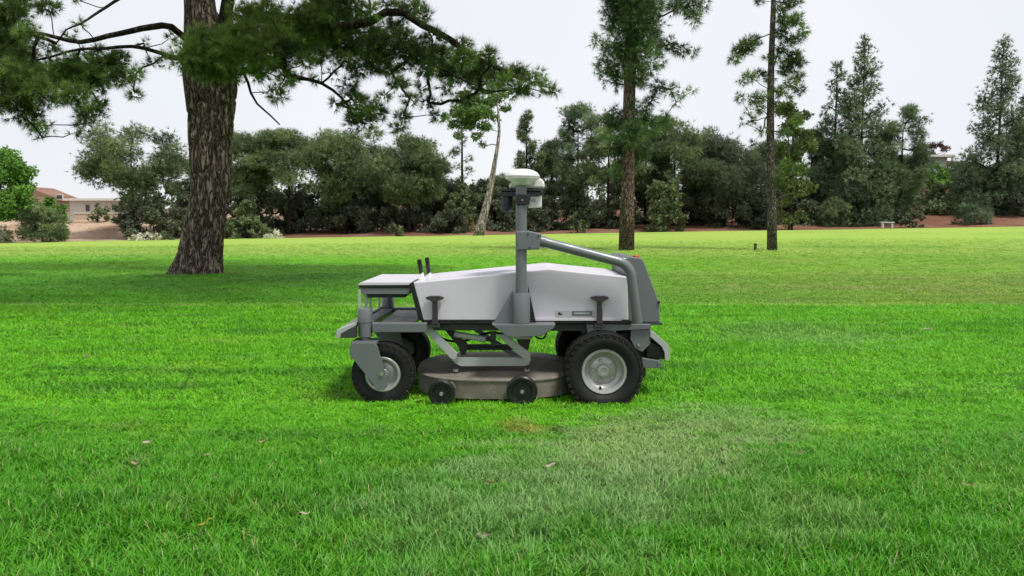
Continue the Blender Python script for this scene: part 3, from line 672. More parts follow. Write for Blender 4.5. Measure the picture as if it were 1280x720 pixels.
h3 = empty('green_house', ((a.x + b.x) / 2, Yr, hill(a.x + 2, Yr))); tag(h3, 'pale green house with white flat eaves above the fan-leaved bush', 'house')
zt = at(1160, 197, Yr).z
box_part('wall', (a.x, Yr, a.z - 3), (b.x, Yr + 7, zt), M['mint'], h3)
bm = bmesh.new(); add_prism(bm, [(a.x - .7, zt + .003), (b.x + .5, zt + .003), (b.x + .5, zt + .38), (a.x - .7, zt + .22)], Yr - 1, Yr + 7.6, .03); bm_obj('roof', bm, M['flat'], h3)
window(h3, at(1150, 0, Yr).x, at(1160, 0, Yr).x, at(0, 209, Yr).z, at(0, 200, Yr).z, Yr, M['flat'])
window(h3, at(1172, 0, Yr).x, at(1178, 0, Yr).x, at(0, 210, Yr).z, at(0, 199, Yr).z, Yr, M['flat'])
box_part('post', (b.x + .2, Yr - .8, a.z - 3), (b.x + .38, Yr - .62, zt), M['flat'], h3)
Yb = 74.5; p = at(1109, 275, Yb); g = hill(p.x, Yb)
bn = empty('bench', (p.x, Yb, g)); tag(bn, 'plain backless concrete bench at the foot of the red bank', 'bench')
box_part('seat', (p.x - .65, Yb - .2, g + .42), (p.x + .65, Yb + .2, g + .52), M['flat'], bn, .01)
for s in (-.45, .45): box_part('leg', (p.x + s - .08, Yb - .16, g - .1), (p.x + s + .08, Yb + .16, g + .418), M['flat'], bn)

# ------------------------------------------------------------------ the robot mower
Y0 = 5.0
mow = empty('robot_mower', (at(640, 400, 5.6).x, 5.6, 0)); tag(mow, 'grey driverless lawn mower with sensor mast and worn tan cutting deck', 'mower')
def pp(pts, Y): return [((q := at(px, py, Y)).x, q.z) for px, py in pts]
def plate(name, pts, Yref, y0, y1, mat, bevel=.004, parent=None, seg=2):
    bm = bmesh.new(); add_prism(bm, pp(pts, Yref), y0, y1, bevel, seg); return bm_obj(name, bm, mat, parent or mow)
def tube(name, pts, r, mat, n=14, parent=None):
    bm = bmesh.new(); add_tube(bm, pts, r, n); return bm_obj(name, bm, mat, parent or mow, angle=40)
def bolt(parent, p, r, mat, d=.012):
    bm = bmesh.new(); add_lathe(bm, p, [(0, -d), (r * .75, -d), (r, -d * .5), (r, .004), (0, .004)], 'y', 8); return bm_obj('bolt', bm, mat, parent)
def wheel(name, cx, cy, cz, Rt, wd, rr, nlug, lugs, bolts, mirror=False):
    wr = empty(name, (cx, cy, cz), mow); h = wd / 2; s = -1 if not mirror else 1
    bm = bmesh.new()
    pr = [(rr - .012, s * h * .70), (rr + .004, s * h * .82), (rr + (Rt - rr) * .35, s * h * .98), (rr + (Rt - rr) * .65, s * h), (rr + (Rt - rr) * .86, s * h * .92), (Rt * .978, s * h * .74), (Rt * .988, s * h * .4), (Rt * .99, 0)]
    pr = pr + [(r, -y) for r, y in pr[-2::-1]]
    add_lathe(bm, (cx, cy, cz), pr, 'y', 72)
    for i in range(nlug):                  # tread blocks
        for row in lugs:
            y0, y1, off, sk, rs_ = row; a0 = 2 * math.pi * (i + off) / nlug; da = 2 * math.pi / nlug * .33; vs_ = []
            for yy, sh in ((y0, 0), (y1, sk)):
                for aa in (-da, da):
                    for r in (Rt * rs_ - .02, Rt * rs_):
                        a = a0 + aa + sh * 2 * math.pi / nlug; vs_.append(bm.verts.new((cx + r * math.cos(a), cy + yy * h * 2, cz + r * math.sin(a))))
            for f in ((0, 1, 3, 2), (4, 6, 7, 5), (0, 4, 5, 1), (2, 3, 7, 6), (1, 5, 7, 3)): bm.faces.new([vs_[k] for k in f])
    bm_obj('tyre', bm, M['rubber'], wr, angle=35)
    bm = bmesh.new(); f = s * h
    add_lathe(bm, (cx, cy, cz), [(rr - .004, f * .66), (rr + .002, f * .80), (rr - .004, f * .86), (rr - .016, f * .84), (rr - .022, f * .72), (rr - .026, f * .5), (rr - .034, f * .42), (rr * .68, f * .36), (rr * .62, f * .30), (rr * .58, f * .34), (rr * .30, f * .36), (0, f * .36)], 'y', 56)
    bm_obj('rim', bm, M['rim'], wr, angle=40)
    bm = bmesh.new(); hr = rr * .29
    add_lathe(bm, (cx, cy, cz), [(hr, f * .35), (hr, f * .5), (hr * .85, f * .56), (hr * .5, f * .57), (hr * .42, f * .52), (0, f * .52)], 'y', 28); bm_obj('hub_cap', bm, M['rim'], wr, angle=30)
    for i in range(bolts):
        a = 2 * math.pi * i / bolts + .6; bolt(wr, (cx + math.cos(a) * rr * .47, cy + f * .36, cz + math.sin(a) * rr * .47), .011, M['steel'], .014 if s < 0 else -.014)
    bm = bmesh.new(); a = -1.75; p = Vector((cx + math.cos(a) * (rr - .035), cy + f * .45, cz + math.sin(a) * (rr - .035))); add_tube(bm, [p, p + Vector((0, s * .035, 0))], .008, 8); bm_obj('valve', bm, M['black'], wr)
    return wr
turf = [(-.5, -.28, 0, .9, .978), (-.26, -.02, .1, -.7, 1.0), (.02, .26, .55, .7, 1.0), (.28, .5, .35, -.9, .978)]
Yr1 = Y0 + .13; c = at(756, 466, Y0 + .02)
RZ = .260
wheel('rear_wheel', c.x - .004, Yr1, RZ - .036, RZ, .27, .15, 34, turf, 5)
wheel('rear_wheel', c.x - .004, Y0 + 1.12, RZ - .036, RZ, .27, .15, 34, turf, 5, True)
RC = .212; cc = at(479, 468, Y0 + .1)
wheel('caster_wheel', cc.x, Y0 + .14, RC - .016, RC, .15, .118, 28, turf, 0)
wheel('caster_wheel', cc.x, Y0 + 1.1, RC - .016, RC, .15, .118, 28, turf, 0, True)
# casters: fork, stem
for Yc, s in ((Y0 + .14, -1), (Y0 + 1.1, 1)):
    near = Yc < 5.5; Yp = Yc + s * .095
    pts = pp([(437, 434), (441, 428.5), (468, 428.5), (472, 433), (484, 474), (485, 482), (481, 487), (473, 487), (467, 480), (437, 443)], Y0 + .045)
    bm = bmesh.new()
    for yy in (Yc - .095, Yc + .095): add_prism(bm, pts, yy - .008, yy + .008, .003)
    zt_ = at(450, 428.5, Y0 + .045).z; x0, x1 = pts[1][0], pts[2][0]
    add_box(bm, (x0 - .012, Yc - .1, zt_ - .016), (x1 + .014, Yc + .1, zt_ + .006), .003)
    fk = bm_obj('caster_fork', bm, M['grey'], mow)
    bm = bmesh.new(); hx, hz = cc.x, RC - .006
    add_tube(bm, [(hx, Yc - .112, hz), (hx, Yc + .112, hz)], .013, 10); bm_obj('axle', bm, M['steel'], fk)
    sx = at(455, 400, Y0 + .1).x; z0 = zt_ + .006; z1 = at(455, 386, Y0 + .1).z
    bm = bmesh.new(); add_lathe(bm, (sx, Yc, 0), [(0, z0), (.03, z0), (.03, z0 + .02), (.047, z0 + .024), (.047, z0 + .12), (.05, z0 + .122), (.05, z1 - .01), (.045, z1), (0, z1)], 'z', 28); bm_obj('caster_stem', bm, M['grey'], mow, angle=30)
sx = at(455, 400, Y0 + .1).x; zb0, zb1 = at(455, 418, Y0 + .1).z, at(455, 405, Y0 + .1).z
# front axle beam, nose plate, side rails
bm = bmesh.new(); add_box(bm, (sx - .04, Y0 + .19, zb0), (sx + .04, Y0 + 1.05, zb1), .006); bm_obj('front_axle', bm, M['grey'], mow)
xn = at(421, 412, Y0 + .1).x
bm = bmesh.new(); add_prism(bm, [(xn, zb0 - .022), (xn, zb0 + .03), (sx - .051, zb1 + .012), (sx - .051, zb1 - .01), (xn + .03, zb0 + .012), (xn + .03, zb0 - .022)], Y0 + .08, Y0 + 1.16, .003); bm_obj('front_bumper', bm, M['lightgrey'], mow)
for yy in (Y0 + .1, Y0 + 1.14):
    bm = bmesh.new(); add_prism(bm, [(xn + .032, zb0 - .02), (sx - .053, zb0 - .02), (sx - .053, zb1 - .014), (xn + .032, zb0 + .008)], yy - .03, yy + .03, .002); bm_obj('bumper_bracket', bm, M['dark'], mow)
xe = at(534, 405, Y0 + .15).x
for yy in (Y0 + .14, Y0 + 1.1):
    bm = bmesh.new(); add_box(bm, (sx + .052, yy - .035, zb0 + .012), (xe, yy + .035, zb1 + .004), .005); bm_obj('front_rail', bm, M['grey'], mow)
bm = bmesh.new(); add_box(bm, (sx + .08, Y0 + .2, zb1 - .03), (xe - .1, Y0 + 1.04, zb1 - .012), .002); bm_obj('floor_plate', bm, M['lightgrey'], mow)
# body
YB0, YB1 = Y0 + .17, Y0 + 1.05
body_pts = [(516.5, 353), (688, 336.5), (784, 346), (786, 400.5), (529.5, 400.5)]
bd = plate('body', body_pts, YB0, YB0, YB1, M['white'], .008, None, 3)
plate('body_edge', [(511.5, 355), (516, 352), (528.5, 400.5), (526, 401), (523, 400)], YB0, YB0 + .005, YB1 - .005, M['black'], .002)
plate('body_seam', [(529, 401.5), (790, 401.5), (790, 404.5), (529, 404.5)], YB0, YB0 - .004, YB1 + .004, M['black'], .001)
plate('sill', [(668, 397.5), (777, 397.5), (777, 401), (668, 401)], YB0 - .012, YB0 - .016, YB0 - .002, M['white'], .002)
for yy in (Y0 + .22, Y0 + .94): plate('chassis_rail', [(528, 405), (772, 405), (772, 414), (528, 413)], Y0 + .22, yy, yy + .06, M['dark'], .004)
# front tray
tray = plate('front_tray', [(447.5, 355.5), (452, 352.5), (514, 352.5), (514, 356.5), (447.5, 356.8)], Y0 + .2, Y0 + .2, Y0 + 1.02, M['white'], .004)
plate('tray_rim', [(448, 357.2), (514, 357.2), (514, 360), (449, 360)], Y0 + .2, Y0 + .205, Y0 + 1.015, M['black'], .001, tray)
plate('tray_base', [(450, 360.2), (513, 360.2), (511, 368), (452, 368)], Y0 + .2, Y0 + .21, Y0 + 1.01, M['grey'], .003, tray)
plate('tray_rail', [(456, 368.3), (508, 368.3), (506, 372), (458, 372)], Y0 + .3, Y0 + .3, Y0 + .92, M['dark'], .002, tray)
for px, yy in ((449, Y0 + .2), (455, Y0 + .26), (449, Y0 + .98), (458.5, Y0 + .32)):
    p, q = at(px, 362, Y0 + .2), at(px, 388, Y0 + .2); bm = bmesh.new(); add_box(bm, (p.x - .008, yy, zb1 - .002), (p.x + .008, yy + .012, p.z), .001); bm_obj('tray_strut', bm, M['lightgrey'], mow)
plate('body_bulkhead', [(516, 372), (530, 372), (532, 404), (526, 404)], Y0 + .2, Y0 + .25, Y0 + .98, M['dark'], .003)
# levers on the tray
for px, yy, top in ((524, Y0 + .36, 324), (533.5, Y0 + .55, 321.5)):
    p, q = at(px, top, yy), at(px + 2.5, 342, yy); zb = at(px + 3, 350, YB0).z
    tube('lever', [q, q.lerp(p, .08), p.lerp(q, .04), p], [.012, .0155, .0155, .009], M['black'], 12)
    bm = bmesh.new(); add_lathe(bm, (q.x + .004, yy, 0), [(0, q.z + .012), (.010, q.z + .01), (.014, q.z - .012), (.018, q.z - .03), (.028, q.z - .035), (.028, q.z - .075), (0, q.z - .075)], 'z', 18); bm_obj('lever_boot', bm, M['cream'], mow, angle=40)
# latches
for px, ang in ((543.5, 0), (749.5, 0)):
    Yl_ = YB0 - .03
    l_ = plate('latch', [(px - 3, 377), (px + 3, 377), (px + 2.2, 388), (px + 3.6, 400), (px + 5, 406), (px - 4.5, 406), (px - 3.2, 398)], Yl_, Yl_ - .008, Yl_ + .02, M['latch'], .006)
    plate('latch_grip', [(px - 11.5, 371.5), (px - 6, 369.8), (px + 6, 369.8), (px + 11.5, 371.5), (px + 10.5, 374), (px + 5, 374.8), (px + 3.2, 378), (px - 3.2, 378), (px - 5, 374.8), (px - 10.5, 374)], Yl_, Yl_ - .016, Yl_ + .018, M['latch'], .004, l_)
    plate('latch_hook', [(px - 6, 405), (px + 6, 405), (px + 6, 409.5), (px - 7, 409.5)], Yl_, Yl_ - .004, Yl_ + .04, M['dark'], .003, l_)
# decal plate
dp = plate('maker_plate', [(694, 388), (743, 388), (743, 396), (694, 396)], YB0, YB0 - .003, YB0 + .002, M['tag'], .0006)
plate('maker_strip', [(715, 388.8), (740, 388.8), (740, 394.6), (715, 394.6)], YB0, YB0 - .0055, YB0 - .0032, M['tagdark'], .0004, dp)
plate('maker_strip', [(718, 390.6), (737, 390.6), (737, 392.6), (718, 392.6)], YB0, YB0 - .0075, YB0 - .0056, M['tag'], .0003, dp)
plate('maker_mark', [(697.5, 391), (699.5, 390), (701, 392), (703, 392), (703, 393.5), (698, 393.5)], YB0, YB0 - .0055, YB0 - .0032, M['black'], .0002, dp)
# mast and its bracket
YM = Y0 + .08; mp = lambda px, py: at(px, py, YM)
br = plate('mast_bracket', [(615, 404), (694, 404), (691, 409), (677, 418), (641, 420), (633, 418)], YM, YM - .07, YB0 + .09, M['grey'], .004)
plate('mast_wedge', [(641, 362), (642, 403.5), (617, 403.5), (619, 400)], YM + .02, YM + .004, YM + .02, M['grey'], .002)
plate('mast_wedge', [(660, 356), (670, 403.5), (660, 403.5)], YM + .03, YM + .03, YM + .045, M['black'], .002)  # black sheet standing in for the dark gap; the wedge above is the gusset
zb_ = mp(652, 403.5).z; xm_ = mp(651.5, 300).x; ztp = mp(652, 232).z; zsl = mp(652, 366).z
bm = bmesh.new(); add_lathe(bm, (xm_, YM, 0), [(0, zb_), (.059, zb_), (.059, zsl - .008), (.055, zsl), (0, zsl)], 'z', 32); bm_obj('mast_sleeve', bm, M['grey'], mow, angle=30)
bm = bmesh.new(); add_lathe(bm, (xm_, YM, 0), [(0, zsl + .001), (.037, zsl + .001), (.037, ztp), (0, ztp)], 'z', 28); bm_obj('mast', bm, M['grey'], mow, angle=30)
ck = plate('mast_clamp', [(644.8, 289), (661, 288.6), (677, 292), (674.5, 312), (646.5, 313)], YM - .05, YM - .052, YM + .052, M['grey'], .008)
for px, py in ((662, 293), (675, 295), (664, 309.5)): p = at(px - 2, py, YM - .05); bolt(ck, (p.x, YM - .052, p.z), .006, M['black'], .006)
p0, p1, p2 = mp(674, 301), mp(787, 330.5), mp(797.5, 404); p2.y = YM + .02
tube('brace_tube', fillet([p0, p1, p2], .085, 10), .0335, M['grey'], 20)
tube('tube_collar', [mp(676, 301.5), mp(682, 303)], .038, M['grey'], 20)
# antenna and sensor head
dc = mp(653, 221)
bm = bmesh.new(); add_lathe(bm, (dc.x, YM, dc.z), [(0, .052), (.035, .050), (.07, .042), (.098, .027), (.108, .014), (.113, .006), (.115, -.004), (.112, -.014), (.104, -.018), (.102, -.020), (.078, -.028), (.062, -.046), (.045, -.056), (0, -.056)], 'z', 44); an = bm_obj('antenna', bm, M['cream'], mow, angle=35)
bm = bmesh.new(); add_lathe(bm, (dc.x, YM, dc.z), [(.1165, -.003), (.1165, .003)], 'z', 44); bm_obj('antenna_seam', bm, M['tag'], an)
YS = YM + .17; sp_ = lambda px, py: at(px, py, YS)
cap = plate('sensor_hood', [(636, 236), (637, 230), (645, 226), (672, 223), (677.5, 225), (680.5, 230.5), (680, 236)], YS, YS - .1, YS + .16, M['cream'], .014, None, 3)
plate('sensor_eave', [(625, 236.3), (680, 236.3), (679, 239.5), (626, 239.5)], YS, YS - .098, YS + .155, M['navy'], .003, cap)
plate('sensor_body', [(626, 239.7), (676, 239.7), (674, 246), (628, 246)], YS, YS - .07, YS + .12, M['navy'], .004, cap)
box = sp_(634, 254); bm = bmesh.new()
prl = [(0, box.z + .045)]
for i in range(6): z = box.z + .043 - i * .014; prl += [(.043, z), (.043, z - .008), (.038, z - .009), (.038, z - .0135)]
prl += [(.036, box.z - .045), (.022, box.z - .06), (0, box.z - .06)]
add_lathe(bm, (box.x, YS - .01, 0), prl, 'z', 24); bm_obj('lidar', bm, M['navy'], mow, angle=30)
cb = plate('camera_box', [(661, 244.5), (677, 244.5), (677, 259), (661, 259.5)], YS - .03, YS - .06, YS + .08, M['cream'], .005)
plate('camera_face', [(663.5, 248), (670, 248), (670, 252), (663.5, 252)], YS - .09, YS - .0635, YS - .0602, M['tag'], .001, cb)
bk = plate('sensor_bracket', [(645, 243), (662, 243), (663.5, 247), (661, 256), (646, 257), (644, 250)], YM - .04, YM - .045, YS - .02, M['black'], .005)
p = at(653, 250, YM - .05); bolt(bk, (p.x, YM - .045, p.z), .007, M['steel'], .008)
tube('antenna_post', [(dc.x, YM, ztp + .001), (dc.x, YM, dc.z - .056)], .026, M['grey'], 18)
# rear control tower
tw = plate('control_tower', [(783, 324), (786, 321), (801, 322.5), (805, 327), (824.5, 379), (825, 400), (823, 403), (786, 403)], YB0 + .05, YB0 + .05, YB1 - .02, M['grey'], .006)
p = at(795.5, 325, YB0 + .12); bm = bmesh.new(); add_lathe(bm, (p.x, YB0 + .14, p.z), [(0, .032), (.018, .031), (.023, .026), (.023, .016), (.014, .014), (.014, -.01), (0, -.01)], 'z', 20); bm_obj('stop_button', bm, M['red'], tw, angle=35)
p = at(784, 325, YB0 + .14); bm = bmesh.new(); add_box(bm, (p.x - .04, YB0 + .1, p.z - .03), (p.x + .012, YB0 + .2, p.z + .014), .01); bm_obj('beacon_cap', bm, M['cream'], tw)
p = at(823.5, 378, YB0 + .05); bolt(tw, (p.x, YB0 + .05, p.z), .01, M['black'], .012)
plate('tower_lip', [(786, 403.3), (828, 403.3), (828, 406), (786, 406)], YB0 + .05, YB0 + .04, YB1, M['dark'], .002)
# rear chassis over the wheel
plate('rear_rail', [(732, 405), (813, 405), (813, 411), (769, 412), (768, 419), (735, 419)], Y0 + .2, Y0 + .18, Y0 + .26, M['grey'], .004)
rp = plate('rear_plate', [(789, 411.5), (813, 411.5), (813, 430), (803, 440), (794, 436), (788, 424)], Y0 + .2, Y0 + .2, Y0 + .225, M['grey'], .003)
p = at(798, 431.5, Y0 + .2); bolt(rp, (p.x, Y0 + .2, p.z), .011, M['steel'])
plate('motor_housing', [(735, 419), (806, 412), (806, 470), (735, 470)], Y0 + .35, Y0 + .3, Y0 + .95, M['dark'], .01)
plate('rear_guard', [(812.5, 413), (817, 415), (834, 430), (837, 436), (836.5, 449), (834, 451), (831, 450), (831, 440), (827, 432), (812.5, 421)], Y0 + .2, Y0 + .19, Y0 + 1.05, M['lightgrey'], .003)
plate('rear_guard_interior', [(808, 424), (826, 434), (830, 442), (829, 449), (808, 446)], Y0 + .24, Y0 + .23, Y0 + 1.0, M['black'], .004)  # black block filling the dark interior of the guard
plate('rear_hitch', [(802, 447.5), (827, 451), (827, 460), (804, 460)], Y0 + .2, Y0 + .2, Y0 + 1.04, M['grey'], .004)
p = at(823, 453, Y0 + .2); bolt(mow, (p.x, Y0 + .2, p.z), .008, M['steel'])
# cutting deck
ZD = at(600, 475, Y0 + .06).z; ZB = .035
dx0, dx1 = at(522, 461, 5.45).x, .46
def outline(off, n=96):
    cx_, cy_ = (dx0 + dx1) / 2, Y0 + .62; hx, hy = (dx1 - dx0) / 2 + off, .57 + off; o = []
    for k in range(n):
        a = 2 * math.pi * k / n; c_, s_ = math.cos(a), math.sin(a); e = 2 / 2.7
        o.append((cx_ + math.copysign(abs(c_) ** e, c_) * hx, cy_ + math.copysign(abs(s_) ** e, s_) * hy))
    return o
bm = bmesh.new(); rings = []
for off, z in ((-.012, ZB), (0, ZB), (0, ZD - .012), (.008, ZD - .008), (.008, ZD), (-.004, ZD + .004), (-.15, ZD + .008), (-.2, ZD + .02), (-.25, ZD + .022)):
    rings.append([bm.verts.new((x, y, z)) for x, y in outline(off)])
for a, b in zip(rings, rings[1:]):
    for k in range(96): bm.faces.new((a[k], a[(k + 1) % 96], b[(k + 1) % 96], b[k]))
bm.faces.new(rings[-1])
dk = bm_obj('cutting_deck', bm, M['deck'], mow, angle=35)
# gauge wheels
for px, py, r in ((552, 491.5, .088), (652.5, 491.5, .102)):
    Yg = Y0 + .005; c_ = at(px, py, Yg); c_.z = max(c_.z, r * .97)
    gw = empty('gauge_wheel', (c_.x, Yg, c_.z), mow)
    bm = bmesh.new(); add_lathe(bm, (c_.x, Yg, c_.z), [(0, -.018), (r * .28, -.02), (r * .3, -.012), (r * .62, -.012), (r * .68, -.022), (r * .9, -.024), (r, -.012), (r, .022), (r * .85, .028), (0, .028)], 'y', 40); bm_obj('roller', bm, M['black'], gw, angle=35)
    bolt(gw, (c_.x, Yg - .02, c_.z), .014, M['steel'], .014)
    xx = c_.x + .06; bm = bmesh.new(); add_prism(bm, [(c_.x - .03, c_.z + r * .75), (c_.x + .07, c_.z + r * .75), (c_.x + .095, c_.z + .03), (c_.x + .06, c_.z - .02), (c_.x - .012, c_.z - .012)], Yg + .03, Yg + .048, .003); bm_obj('gauge_bracket', bm, M['deck'], gw)
# lift linkage
plate('lift_bar', [(567, 447), (659, 447), (663, 450), (661, 456), (655, 457.5), (576, 458), (568, 454)], Y0 + .24, Y0 + .24, Y0 + .27, M['lightgrey'], .003)
plate('lift_bar', [(570, 447), (664, 447), (664, 456), (570, 456)], Y0 + .85, Y0 + .85, Y0 + .88, M['lightgrey'], .003)
for px, py in ((569, 448), (659, 448)):
    p = at(px, py, Y0 + .23); bm = bmesh.new(); add_lathe(bm, (p.x, Y0 + .235, p.z), [(0, -.028), (.012, -.028), (.014, -.012), (.024, -.012), (.024, .01), (0, .01)], 'y', 12); bm_obj('pivot', bm, M['steel'], mow, angle=30)
    q = at(px, 468, Y0 + .23); tube('hanger', [(p.x, Y0 + .255, p.z - .02), (p.x, Y0 + .255, ZD)], .011, M['dark'], 8)
    tube('hanger_nut', [(p.x, Y0 + .255, ZD + .035), (p.x, Y0 + .255, ZD + .02)], .02, M['steel'], 6)
for pts, yy in (([(527, 410), (534, 404), (572, 442), (569, 450), (563, 448)], Y0 + .2), ([(620, 418), (632, 418), (664, 442), (662, 449), (655, 449)], Y0 + .2), ([(590, 412), (600, 412), (652, 446), (646, 450)], Y0 + .8)):
    plate('lift_arm', pts, yy, yy, yy + .025, M['lightgrey'], .003)
plate('lift_arm', [(552, 408), (562, 408), (584, 430), (582, 444), (576, 444), (574, 434)], Y0 + .4, Y0 + .4, Y0 + .43, M['dark'], .003)
cA, cB = at(568, 417.5, Y0 + .3), at(607, 424, Y0 + .3); cyl_ = tube('actuator', [cA, cB], .022, M['lightgrey'], 16)
tube('actuator_rod', [cB, cB.lerp(cA, -.25)], .012, M['black'], 10, cyl_)
plate('actuator_mount', [(613, 414), (620, 414), (620, 428), (616, 434), (613, 428)], Y0 + .3, Y0 + .29, Y0 + .31, M['dark'], .002)
plate('cross_bar', [(581, 431), (642, 431), (642, 437.5), (581, 437.5)], Y0 + .6, Y0 + .6, Y0 + .64, M['dark'], .003)
plate('damper', [(646, 424), (663, 424), (661, 436), (656, 442), (650, 436)], Y0 + .22, Y0 + .215, Y0 + .26, M['black'], .006)
plate('damper_cap', [(641, 420.5), (666, 420.5), (664, 424), (643, 424)], Y0 + .2, Y0 + .19, Y0 + .27, M['lightgrey'], .003)
hp = [at(px, py, Y0 + .12) for px, py in ((666, 416), (670, 421), (676, 423.5), (681, 421), (683.5, 414))]
tube('hose', polyline(hp, .008), .006, M['black'], 8)
for yy in (Y0 + .45, Y0 + .8):
    hp = [at(px, py, yy) for px, py in ((535, 408), (555, 424), (580, 426), (612, 416), (640, 420))]; tube('hose', polyline(hp, .02), .009, M['black'], 8)

# ------------------------------------------------------------------ grass blades
def tuft_mesh(name, n, h, wd, spread, lean, seed):
    g = np.random.default_rng(seed); V, Fc, T = [], [], []
    for i in range(n):
        a = g.uniform(0, 6.283); r = spread * math.sqrt(g.random()); b = np.array([r * math.cos(a), r * math.sin(a), 0])
        d = g.uniform(0, 6.283); ln = lean * g.uniform(.2, 1.3); hh = h * g.uniform(.55, 1.15); dv = np.array([math.cos(d), math.sin(d), 0])
        e = d + g.uniform(.9, 2.2); sv = np.array([math.cos(e), math.sin(e), 0]) * wd * g.uniform(.7, 1.2) / 2
        k = len(V); droop = g.uniform(.0, .35)
        for t, wf in ((0, .8), (.4, 1), (.75, .7)):
            c_ = b + dv * ln * hh * t ** 1.7 + np.array([0, 0, hh * (t - droop * t * t * .5)]); V += [c_ - sv * wf, c_ + sv * wf]
        V.append(b + dv * ln * hh * 1.15 + np.array([0, 0, hh * (1 - droop * .65)]))
        Fc += [(k, k + 1, k + 3, k + 2), (k + 2, k + 3, k + 5, k + 4), (k + 4, k + 5, k + 6)]; T += [g.random()] * 3
    me = bpy.data.meshes.new(name); me.from_pydata([tuple(v) for v in V], [], Fc)
    a_ = me.attributes.new('tint', 'FLOAT', 'FACE'); a_.data.foreach_set('value', np.array(T, np.float32)); me.materials.append(M['blade']); return me
def grass(name, label, tufts, P, S):
    col = bpy.data.collections.new(name + '_tufts')
    for i, me in enumerate(tufts): col.objects.link(bpy.data.objects.new('grass_tuft', me))
    me = bpy.data.meshes.new(name); me.vertices.add(len(P)); me.vertices.foreach_set('co', P.astype(np.float32).ravel())
    a = me.attributes.new('scl', 'FLOAT_VECTOR', 'POINT'); a.data.foreach_set('vector', S.astype(np.float32).ravel())
    o = tag(mesh_obj(name, me, M['blade']), label, 'grass', kind='stuff')
    g = bpy.data.node_groups.new(name, 'GeometryNodeTree')
    g.interface.new_socket('Geometry', in_out='INPUT', socket_type='NodeSocketGeometry'); g.interface.new_socket('Geometry', in_out='OUTPUT', socket_type='NodeSocketGeometry')
    N, K = g.nodes.new, g.links.new
    i_, o_ = N('NodeGroupInput'), N('NodeGroupOutput'); ci = N('GeometryNodeCollectionInfo'); ci.inputs[0].default_value = col; ci.inputs['Separate Children'].default_value = True; ci.inputs['Reset Children'].default_value = True
    ip = N('GeometryNodeInstanceOnPoints'); ip.inputs['Pick Instance'].default_value = True
    rv = N('FunctionNodeRandomValue'); rv.data_type = 'FLOAT_VECTOR'; rv.inputs[0].default_value = (-.3, -.3, 0); rv.inputs[1].default_value = (.3, .3, 6.283)
    ri = N('FunctionNodeRandomValue'); ri.data_type = 'INT'; ri.inputs[4].default_value = 0; ri.inputs[5].default_value = len(tufts) - 1; ri.inputs['Seed'].default_value = 5
    na = N('GeometryNodeInputNamedAttribute'); na.data_type = 'FLOAT_VECTOR'; na.inputs[0].default_value = 'scl'
    K(i_.outputs[0], ip.inputs['Points']); K(ci.outputs[0], ip.inputs['Instance']); K(ri.outputs[2], ip.inputs['Instance Index'])
    K(rv.outputs[0], ip.inputs['Rotation']); K(na.outputs[0], ip.inputs['Scale']); K(ip.outputs[0], o_.inputs[0])
    o.modifiers.new('tufts', 'NODES').node_group = g
    return o
def scatter(y0, y1, dens, margin=1.0):
    n = int(dens * (y1 - y0) * (1.34 * (y0 + y1) / 2 + 2 * margin)); out_ = []
    y = np.sqrt(rng.random(n) * (y1 ** 2 - y0 ** 2) + y0 ** 2); x = (rng.random(n) - .5) * (1.34 * y + 2 * margin)
    return np.stack([x, y, np.zeros(n)], 1)
def hmap(P, f, s):                         # height variation, streaked along the mowing direction
    return np.array([mnoise.noise((p[0] * f * .5, p[1] * f * 1.6, s)) for p in P])
tall = [tuft_mesh('grass_tuft', 14, .088, .0052, .04, .65, 10 + i) for i in range(5)]
P = scatter(1.9, 5.0, 1300); y = P[:, 1]
hm = hmap(P, 1.3, 2) * .45 + hmap(P, 5, 4) * .4
s = (1.0 + hm) * np.interp(y + hm * .8, [2, 3.2, 4.0, 5.0], [.95, .85, .52, .38])
s *= np.interp(y, [3.8, 4.5], [1, .6])
grass('tall_grass', 'longer unmown grass in front of the mower', tall, P, np.stack([np.full(len(P), 1.), np.full(len(P), 1.), s], 1))
short = [tuft_mesh('grass_tuft', 15, .045, .0052, .05, .75, 40 + i) for i in range(5)]
P = np.concatenate([scatter(4.4, 8, 800), scatter(8, 13, 420)]); y = P[:, 1]
hm = hmap(P, .9, 12) * .7 + hmap(P, 3.5, 14) * .35
P[:, 2] = [gz(a, b) for a, b in P[:, :2]]
s = np.clip((1.0 + hm), .35, 1.8) * np.where(y > 11.2, .5, 1) * np.interp(y, [4.4, 6.3, 7.5], [.6, .65, 1]); ww = np.interp(y, [4.6, 13], [1, 1.6])
grass('mown_grass', 'bright short mown grass around the mower', short, P, np.stack([ww, ww, s], 1))
P = np.concatenate([scatter(13, 18, 190, 2), scatter(18, 46, 85, 2)]); P = P[rng.random(len(P)) < np.interp(P[:, 1], [20, 46], [1, 0])]; P[:, 2] = [gz(a, b) for a, b in P[:, :2]]
P = P[np.hypot(P[:, 0] - tb.x, P[:, 1] - TY) > .85 + .35 * rng.random(len(P))]
hm = hmap(P, .5, 22) * .6; y = P[:, 1]; ww = np.interp(y, [13, 26, 46], [1.8, 2.8, 3.6]); s = np.clip(1 + hm, .4, 1.8) * np.interp(y, [13, 26], [.5, .36])
grass('far_grass', 'short grass of the far lawn under the pines', short, P, np.stack([ww, ww, s * .9], 1))

